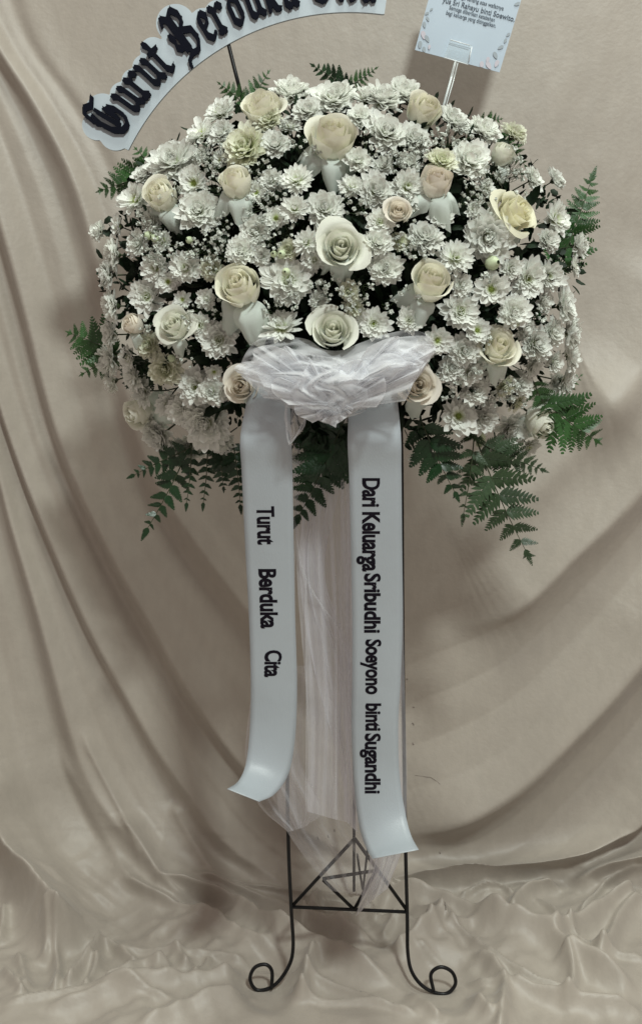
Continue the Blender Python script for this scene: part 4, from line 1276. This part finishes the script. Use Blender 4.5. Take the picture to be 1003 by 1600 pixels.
for k_, (E_, w_, b_) in enumerate([((372, 572), 26, .035), ((392, 545), 30, .045), ((425, 596), 24, .055), ((440, 545), 26, .03), ((678, 545), 26, .035), ((655, 575), 28, .05),
                                   ((625, 528), 26, .035), ((600, 595), 26, .06), ((560, 560), 24, .05), ((480, 570), 26, .055), ((500, 655), 20, .04), ((462, 640), 18, .045), ((545, 650), 18, .04)]):
    tulle_loop((530 + (k_ % 3) * 6 - 6, 628 + (k_ % 2) * 6), E_, w_, -.262, b_, 300 + k_)
for k_ in range(1):
    jt = random.Random(70 + k_)
    jit = lambda P_: [(x + jt.uniform(-10, 10), y + jt.uniform(-7, 7)) for x, y in P_]
    puff_layer(jit(top2), jit(bot2), -.25 - .012 * k_, .045 + .012 * k_, 10 + 5 * k_)
# short loop dangling under the left lobe
sheet('tulle_loop', [(442, 622), (446, 650), (450, 675), (452, 694)], [(482, 640), (476, 660), (466, 680), (455, 696)], lambda t, u: -.262 + .02 * abs(u - .5), nu=14, nv=20, mat='tulle', folds=1.5, amp=.006, seed=4)
# tails
sheet('tulle_tail', [(460, 645), (458, 760), (466, 900), (478, 1080), (478, 1268)], [(546, 645), (548, 760), (552, 900), (550, 1080), (549, 1286)], lambda t, u: -.10 + .03 * t, folds=3, seed=5, mat='tulle_full')
sheet('tulle_tail', [(490, 650), (478, 760), (470, 900), (490, 1050), (530, 1200), (545, 1285)], [(545, 650), (530, 760), (505, 900), (560, 1050), (566, 1200), (556, 1300)], lambda t, u: -.09 + .03 * t, folds=3, seed=6)
sheet('tulle_tail', [(530, 650), (530, 850), (535, 1050), (548, 1230), (575, 1330), (556, 1432)], [(628, 650), (630, 850), (631, 1100), (634, 1240), (632, 1320), (606, 1388)], lambda t, u: -.12 + .08 * t, folds=4, seed=7)
sheet('tulle_tail', [(400, 650), (390, 850), (392, 1050), (384, 1180), (405, 1255), (448, 1300)], [(470, 650), (462, 850), (466, 1050), (466, 1180), (500, 1262), (482, 1290)], lambda t, u: -.11 + .03 * t, folds=3, seed=8, mat='tulle_faint')
sheet('tulle_tail', [(440, 1040), (430, 1160), (436, 1262), (470, 1330), (515, 1392)], [(545, 1040), (540, 1180), (560, 1290), (596, 1352), (588, 1402)], lambda t, u: -.06 + .03 * t, folds=3, amp=.005, seed=9, mat='tulle_faint')
# rolled hems
for pts in ([(456, 700, -.10), (470, 880, -.1), (520, 970, -.09), (532, 975, -.09)], [(478, 900, -.1), (479, 1100, -.09), (478, 1272, -.08)], [(524, 900, -.1), (525, 1100, -.09), (524, 1276, -.08)],
            [(447, 640, -.265), (448, 672, -.267), (452, 692, -.27), (462, 682, -.27), (476, 655, -.268)]):
    g = Geo(); g.tube([at(*q) - tulle.location for q in spline(pts, 24)], .0011, 5); g.make('tulle_hem', M['tulle'], tulle)

# ------------------------------------------------------------------ banner with blackletter lettering
BYP = -.02
def circ(a, b, c):
    ax, ay = a; bx, by = b; cx, cy = c
    d = 2 * (ax * (by - cy) + bx * (cy - ay) + cx * (ay - by))
    ux = ((ax * ax + ay * ay) * (by - cy) + (bx * bx + by * by) * (cy - ay) + (cx * cx + cy * cy) * (ay - by)) / d
    uy = ((ax * ax + ay * ay) * (cx - bx) + (bx * bx + by * by) * (ax - cx) + (cx * cx + cy * cy) * (bx - ax)) / d
    return ux, uy, math.hypot(ax - ux, ay - uy)
CX, CY, CRD = circ((197, 206), (335, 62), (560, 2))
A0 = math.atan2(206 - CY, 197 - CX)

GL = {
 'T': (1.32, [[(.02, 1.02), (.10, 1.34), (.34, 1.44), (.62, 1.30), (.96, 1.42)], [(.22, 1.10), (.10, .72), (.14, .36), (.38, .10), (.72, .06), (1.0, .28), (1.04, .62), (.92, .86)], [(.50, 1.12), (.50, .36), (.58, .30)], [(.02, .92), (.10, .80)], [(.76, .92), (.76, .40)]]),
 'u': (.92, [[(.06, .96), (.20, .84), (.20, .20), (.36, .06)], [(.52, .96), (.66, .84), (.66, .20), (.82, .06)], [(.36, .06), (.56, .22)]]),
 'r': (.76, [[(.06, .96), (.20, .84), (.20, .20), (.36, .06)], [(.06, .14), (.2, .06)], [(.28, .78), (.50, .97), (.66, .82)]]),
 't': (.72, [[(.14, 1.30), (.24, 1.16), (.24, .22), (.40, .05), (.58, .14)], [(.02, .92), (.54, .92)]]),
 'B': (1.36, [[(.08, 1.24), (.20, 1.44), (.40, 1.30), (.40, .20)], [(.56, 1.36), (.56, .16)], [(.56, 1.36), (.82, 1.50), (1.02, 1.26), (.98, 1.02), (.62, .80)], [(.70, .80), (1.10, .66), (1.12, .30), (.84, .02), (.48, .04), (.16, -.10), (.10, -.26)], [(.06, .86), (.16, .66), (.06, .44), (.24, .30)]]),
 'e': (.80, [[(.22, .82), (.22, .22), (.42, .04), (.66, .20)], [(.22, .82), (.44, .98), (.62, .80), (.54, .60), (.26, .46)]]),
 'd': (.94, [[(.22, .76), (.22, .22), (.44, .04), (.68, .24), (.68, .78), (.18, 1.42)], [(.22, .78), (.44, .94), (.62, .84)]]),
 'k': (.86, [[(.12, 1.44), (.22, 1.32), (.22, .08)], [(.28, .58), (.50, .96), (.64, .80), (.34, .52), (.56, .10), (.72, .06)]]),
 'a': (.92, [[(.12, .84), (.36, .98), (.60, .82), (.60, .20), (.78, .06)], [(.58, .56), (.22, .42), (.22, .18), (.42, .04), (.60, .22)]]),
 'C': (1.2, [[(.92, 1.20), (.60, 1.42), (.26, 1.18), (.14, .64), (.34, .18), (.70, .04), (1.0, .28)], [(.56, 1.2), (.56, .36)]]),
 'i': (.50, [[(.06, .96), (.20, .84), (.20, .20), (.38, .06)], [(.20, 1.22), (.26, 1.18)]]),
}
XH = 49.0                                   # x-height in photo pixels on the board plane
NIB = (0.130 * math.cos(math.radians(38)), 0.130 * math.sin(math.radians(38)))

def quad_sdf(X, Y_, pts):
    """signed distance-ish to a convex polygon (negative inside)"""
    c = np.mean(pts, 0)
    out_ = np.full(X.shape, -1e9)
    n = len(pts)
    for i in range(n):
        a = pts[i]; b = pts[(i + 1) % n]
        e = (b[0] - a[0], b[1] - a[1]); L = math.hypot(*e) + 1e-9
        nx_, ny_ = e[1] / L, -e[0] / L
        if (c[0] - a[0]) * nx_ + (c[1] - a[1]) * ny_ > 0: nx_, ny_ = -nx_, -ny_
        out_ = np.maximum(out_, (X - a[0]) * nx_ + (Y_ - a[1]) * ny_)
    return out_

def glyph_field(strokes, X, Y_):
    fld = np.full(X.shape, 1e9)
    dx, dy = NIB
    for st in strokes:
        for a, b in zip(st, st[1:]):
            q = [(a[0] - dx, a[1] - dy), (a[0] + dx, a[1] + dy), (b[0] + dx, b[1] + dy), (b[0] - dx, b[1] - dy)]
            area = abs((b[0] - a[0]) * dy - (b[1] - a[1]) * dx)
            if area > 4e-3:
                fld = np.minimum(fld, quad_sdf(X, Y_, q))
            # thin line floor
            ax, ay = a; ex, ey = b[0] - a[0], b[1] - a[1]
            t = np.clip(((X - ax) * ex + (Y_ - ay) * ey) / (ex * ex + ey * ey + 1e-9), 0, 1)
            fld = np.minimum(fld, np.hypot(X - ax - t * ex, Y_ - ay - t * ey) - 0.055)
        for a in ():
            t = np.clip(((X - a[0] + dx) * 2 * dx + (Y_ - a[1] + dy) * 2 * dy) / (4 * dx * dx + 4 * dy * dy), 0, 1)
            fld = np.minimum(fld, np.hypot(X - a[0] + dx - t * 2 * dx, Y_ - a[1] + dy - t * 2 * dy) - 0.035)
    return fld - 0.010

def march(xs, ys, fld):
    """polygons of the region fld<0; returns verts (2-D), faces, boundary edges"""
    v = []; key = {}; faces = []
    def vid(k, p):
        if k not in key:
            key[k] = len(v); v.append(p)
        return key[k]
    ny_, nx_ = fld.shape
    ins = fld < 0
    for i in range(ny_ - 1):
        for j in range(nx_ - 1):
            cs = [(i, j), (i, j + 1), (i + 1, j + 1), (i + 1, j)]
            fl_ = [ins[c] for c in cs]
            if not any(fl_): continue
            poly = []
            for k in range(4):
                a = cs[k]; b = cs[(k + 1) % 4]
                if fl_[k]: poly.append(vid(a, (xs[a[1]], ys[a[0]])))
                if fl_[k] != fl_[(k + 1) % 4]:
                    lo, hi = (a, b) if a < b else (b, a)
                    t = fld[lo] / (fld[lo] - fld[hi])
                    poly.append(vid((lo, hi), (xs[lo[1]] * (1 - t) + xs[hi[1]] * t, ys[lo[0]] * (1 - t) + ys[hi[0]] * t)))
            if len(poly) >= 3: faces.append(tuple(poly))
    return v, faces

def slab(name, v2, faces, P, th, mat, parent, org):
    """P(x, y, depth) -> world; front at depth 0 nearest the camera"""
    n = len(v2)
    bm = bmesh.new()
    fr = [bm.verts.new(P(x, y, 0) - org) for x, y in v2]
    for f in faces:
        try: bm.faces.new([fr[k] for k in f])
        except ValueError: pass
    bmesh.ops.dissolve_limit(bm, angle_limit=math.radians(1), verts=bm.verts, edges=bm.edges)
    bmesh.ops.triangulate(bm, faces=bm.faces)
    bm.normal_update()
    r = bmesh.ops.extrude_face_region(bm, geom=bm.faces[:])
    for e in r['geom']:
        if isinstance(e, bmesh.types.BMVert): e.co += Vector((0, th, 0))
    bmesh.ops.recalc_face_normals(bm, faces=bm.faces)
    me_ = bpy.data.meshes.new(name); bm.to_mesh(me_); bm.free()
    return link(name, me_, parent, mat)

banner = thing('condolence_sign', 'arched white foam sign with black blackletter words, cropped by the top edge', 'sign', loc=at(360, 60, BYP))
borg = banner.location.copy()
layout = []
arc = -12.0
text = 'Turut Berduka Cita'
for ch in text:
    if ch == ' ':
        arc += 0.30 * XH; continue
    adv = GL[ch][0] * XH * (0.62 if ch not in 'TBC' else .66)
    layout.append((ch, arc, adv)); arc += adv
scale_arc = 1.0
def arc_pt(s, h):
    """s px along the baseline, h px outward"""
    a = A0 + s / CRD
    r = CRD + h
    return CX + r * math.cos(a), CY + r * math.sin(a), a
for ch, s0, adv in layout:
    gw, strokes = GL[ch]
    xs = np.arange(-.25, gw + .3, 0.032); ys = np.arange(-.5, 1.75, 0.032)
    Xg, Yg = np.meshgrid(xs, ys)
    fld = glyph_field(strokes, Xg, Yg)
    v2, fc = march(xs, ys, fld)
    sc = XH * (0.65 if ch not in 'TBC' else .68)
    yk = XH * (1.0 if ch not in 'TBC' else 1.06)
    cxp, cyp, ca = arc_pt(s0 + adv / 2, 0)
    tx, ty = -math.sin(ca), math.cos(ca); ox, oy = math.cos(ca), math.sin(ca)
    def P(x, y, d, gw=gw, sc=sc, yk=yk, cxp=cxp, cyp=cyp, tx=tx, ty=ty, ox=ox, oy=oy):
        a = (x - gw / 2) * sc; b = y * yk
        return at(cxp + tx * a + ox * b, cyp + ty * a + oy * b, BYP - .0055)
    slab('letter', v2, fc, P, .0035, M['letter'], banner, borg)
# scalloped board
xs = np.arange(105, 625, 3.0); ys = np.arange(-150, 240, 3.0)
Xb, Yb = np.meshgrid(xs, ys)
rad = np.hypot(Xb - CX, Yb - CY) - CRD
ang = (np.arctan2(Yb - CY, Xb - CX) - A0) * CRD
tot = arc
fld = np.maximum.reduce([-(rad + 17), rad - XH * 1.02, -(ang + 24), ang - (tot + 14)])
for k, (ch, s0, adv) in enumerate(layout):
    hh = {'T': 1.25, 'B': 1.45, 'C': 1.4, 'd': 1.3, 'k': 1.35, 't': 1.2, 'i': 1.15}.get(ch, .95) * XH
    cxp, cyp, ca = arc_pt(s0 + adv / 2, hh * .78)
    fld = np.minimum(fld, np.hypot(Xb - cxp, Yb - cyp) - hh * .22 - adv * .33)
cxp, cyp, ca = arc_pt(-10, 12); fld = np.minimum(fld, np.hypot(Xb - cxp, Yb - cyp) - 26)
cxp, cyp, ca = arc_pt(-11, 44); fld = np.minimum(fld, np.hypot(Xb - cxp, Yb - cyp) - 24)
v2, fc = march(xs, ys, fld)
bo = slab('sign_board', v2, fc, lambda x, y, d: at(x, y, BYP), .006, M['foam'], banner, borg)
bv = bo.modifiers.new('edge', 'BEVEL'); bv.width = .0015; bv.segments = 2; bv.limit_method = 'ANGLE'
g = Geo(); g.tube([at(351, 40, BYP + .010) - borg, at(354, 56, BYP + .009) - borg, at(366, 105, -.02) - borg, at(380, 160, -.03) - borg], .0030, 10)
o = g.make('sign_pole', M['metal'], banner)

# ------------------------------------------------------------------ condolence card on a clear holder
CYP = 0.20
card = thing('condolence_card', 'tilted pale blue printed card in a clear plastic holder above the flowers', 'card', loc=at(714, 95, CYP))
corg = card.location.copy()
def cp(a, b, lift=0.0):
    """card coords: a 0..1 along the bottom edge, b px up the card"""
    x = 648 + a * 132 + b * (.258 + .03 * a); y = 78 + a * 35 - b * .962
    return at(x, y, CYP - lift) - corg
g = Geo(); g.grid([[cp(i / 8, j * 23) for i in range(9)] for j in range(9)])
o = g.make('card_sheet', M['card'], card, False); so = o.modifiers.new('t', 'SOLIDIFY'); so.thickness = .0008
def card_text(txt, p0, p1, size):
    v, f = glyph_mesh(txt, .012)
    w = max(p.x for p in v)
    dx, dy = p1[0] - p0[0], p1[1] - p0[1]; L = math.hypot(dx, dy); ux, uy = dx / L, dy / L
    vs = [at(p0[0] + ux * p.x / w * L + uy * p.y * size, p0[1] + uy * p.x / w * L - ux * p.y * size, CYP - .0012) - corg for p in v]
    o = mesh('printed_line', vs, f, M['cardink'], card, False); o['kind'] = 'stuff'
card_text('Turut berduka cita atas kepergian', (701, -26), (788, -3), 8)
card_text('semoga tenang atas wafatnya', (706, -6), (786, 16), 9)
card_text('yus Sri Rahayu binti Soewito.', (691, 3), (803, 34), 12)
card_text('Semoga diberikan ketabahan', (701, 14), (772, 34), 9)
card_text('bagi keluarga yang ditinggalkan.', (696, 22), (774, 43), 9)
rn = random.Random(5)
for (a, b, s, m_) in [(.04, 10, 6, 'cardgrey'), (.10, 4, 5, 'cardgrey'), (.05, 26, 7, 'cardpink'), (.10, 22, 6, 'cardgrey'), (.03, 42, 5, 'cardgrey'), (.05, 52, 4, 'cardgrey'), (.02, 60, 4, 'cardgrey'),
                      (.94, 12, 6, 'cardpink'), (.86, 6, 7, 'cardpink'), (.78, 4, 6, 'cardpink'), (.90, 24, 6, 'cardgrey'), (.93, 38, 5, 'cardgrey'), (.96, 50, 4, 'cardgrey'), (.97, 60, 4, 'cardgrey'), (.83, 14, 5, 'cardpink'),
                      (.15, 10, 4, 'cardpink'), (.97, 110, 5, 'cardgrey'), (.06, 68, 3, 'cardgrey')]:
    g = Geo(); c = []
    th = rn.uniform(.6, 2.4)
    for k in range(12):
        q = 2 * math.pi * k / 12; rx = s * math.cos(q); ry = s * .5 * math.sin(q) * (1 + .3 * math.cos(q))
        X_ = rx * math.cos(th) - ry * math.sin(th); Y_ = rx * math.sin(th) + ry * math.cos(th)
        c.append(cp(min(.995, max(.005, a + X_ / 132)), max(.5, b + Y_), .0011 + 0.00002 * len(card.children)))
    g.v = c; g.f = [tuple(range(12))]
    g.make('printed_leaf', M[m_], card, False)
def stick(name, pts, w, th=.0015):
    g = Geo()
    pts = [at(x, y, Y) - corg for x, y, Y in pts]
    g.tube(pts, w, 8)
    return g.make(name, M['acrylic'], card)
stick('holder_stick', [(711, 97, CYP - .006), (703, 128, CYP - .03), (690, 175, CYP - .11)], .0022)
stick('holder_stick', [(715, 98, CYP - .006), (707, 130, CYP - .03), (694, 175, CYP - .11)], .0010)
def plate(name, c4, Y, th=.0012):
    bm = bmesh.new(); vs = [bm.verts.new(at(x, y, Y) - corg) for x, y in c4]; bm.faces.new(vs)
    r = bmesh.ops.extrude_face_region(bm, geom=bm.faces[:])
    for e in r['geom']:
        if isinstance(e, bmesh.types.BMVert): e.co.y += th
    bmesh.ops.recalc_face_normals(bm, faces=bm.faces)
    me_ = bpy.data.meshes.new(name); bm.to_mesh(me_); bm.free()
    return link(name, me_, card, M['acrylic'])
plate('holder_clip', [(693, 91), (703, 62), (737, 71), (731, 100)], CYP - .006, .002)
edge = simple('acrylic_edge', (.85, .9, .92), .2, .6)
for a, b in (((703, 62), (734, 71)), ((737, 73), (732, 97)), ((694, 90), (731, 101))):
    g = Geo(); g.tube([at(*a, CYP - .0075) - corg, at(*b, CYP - .0075) - corg], .0008, 6); g.make('clip_edge', edge, card)
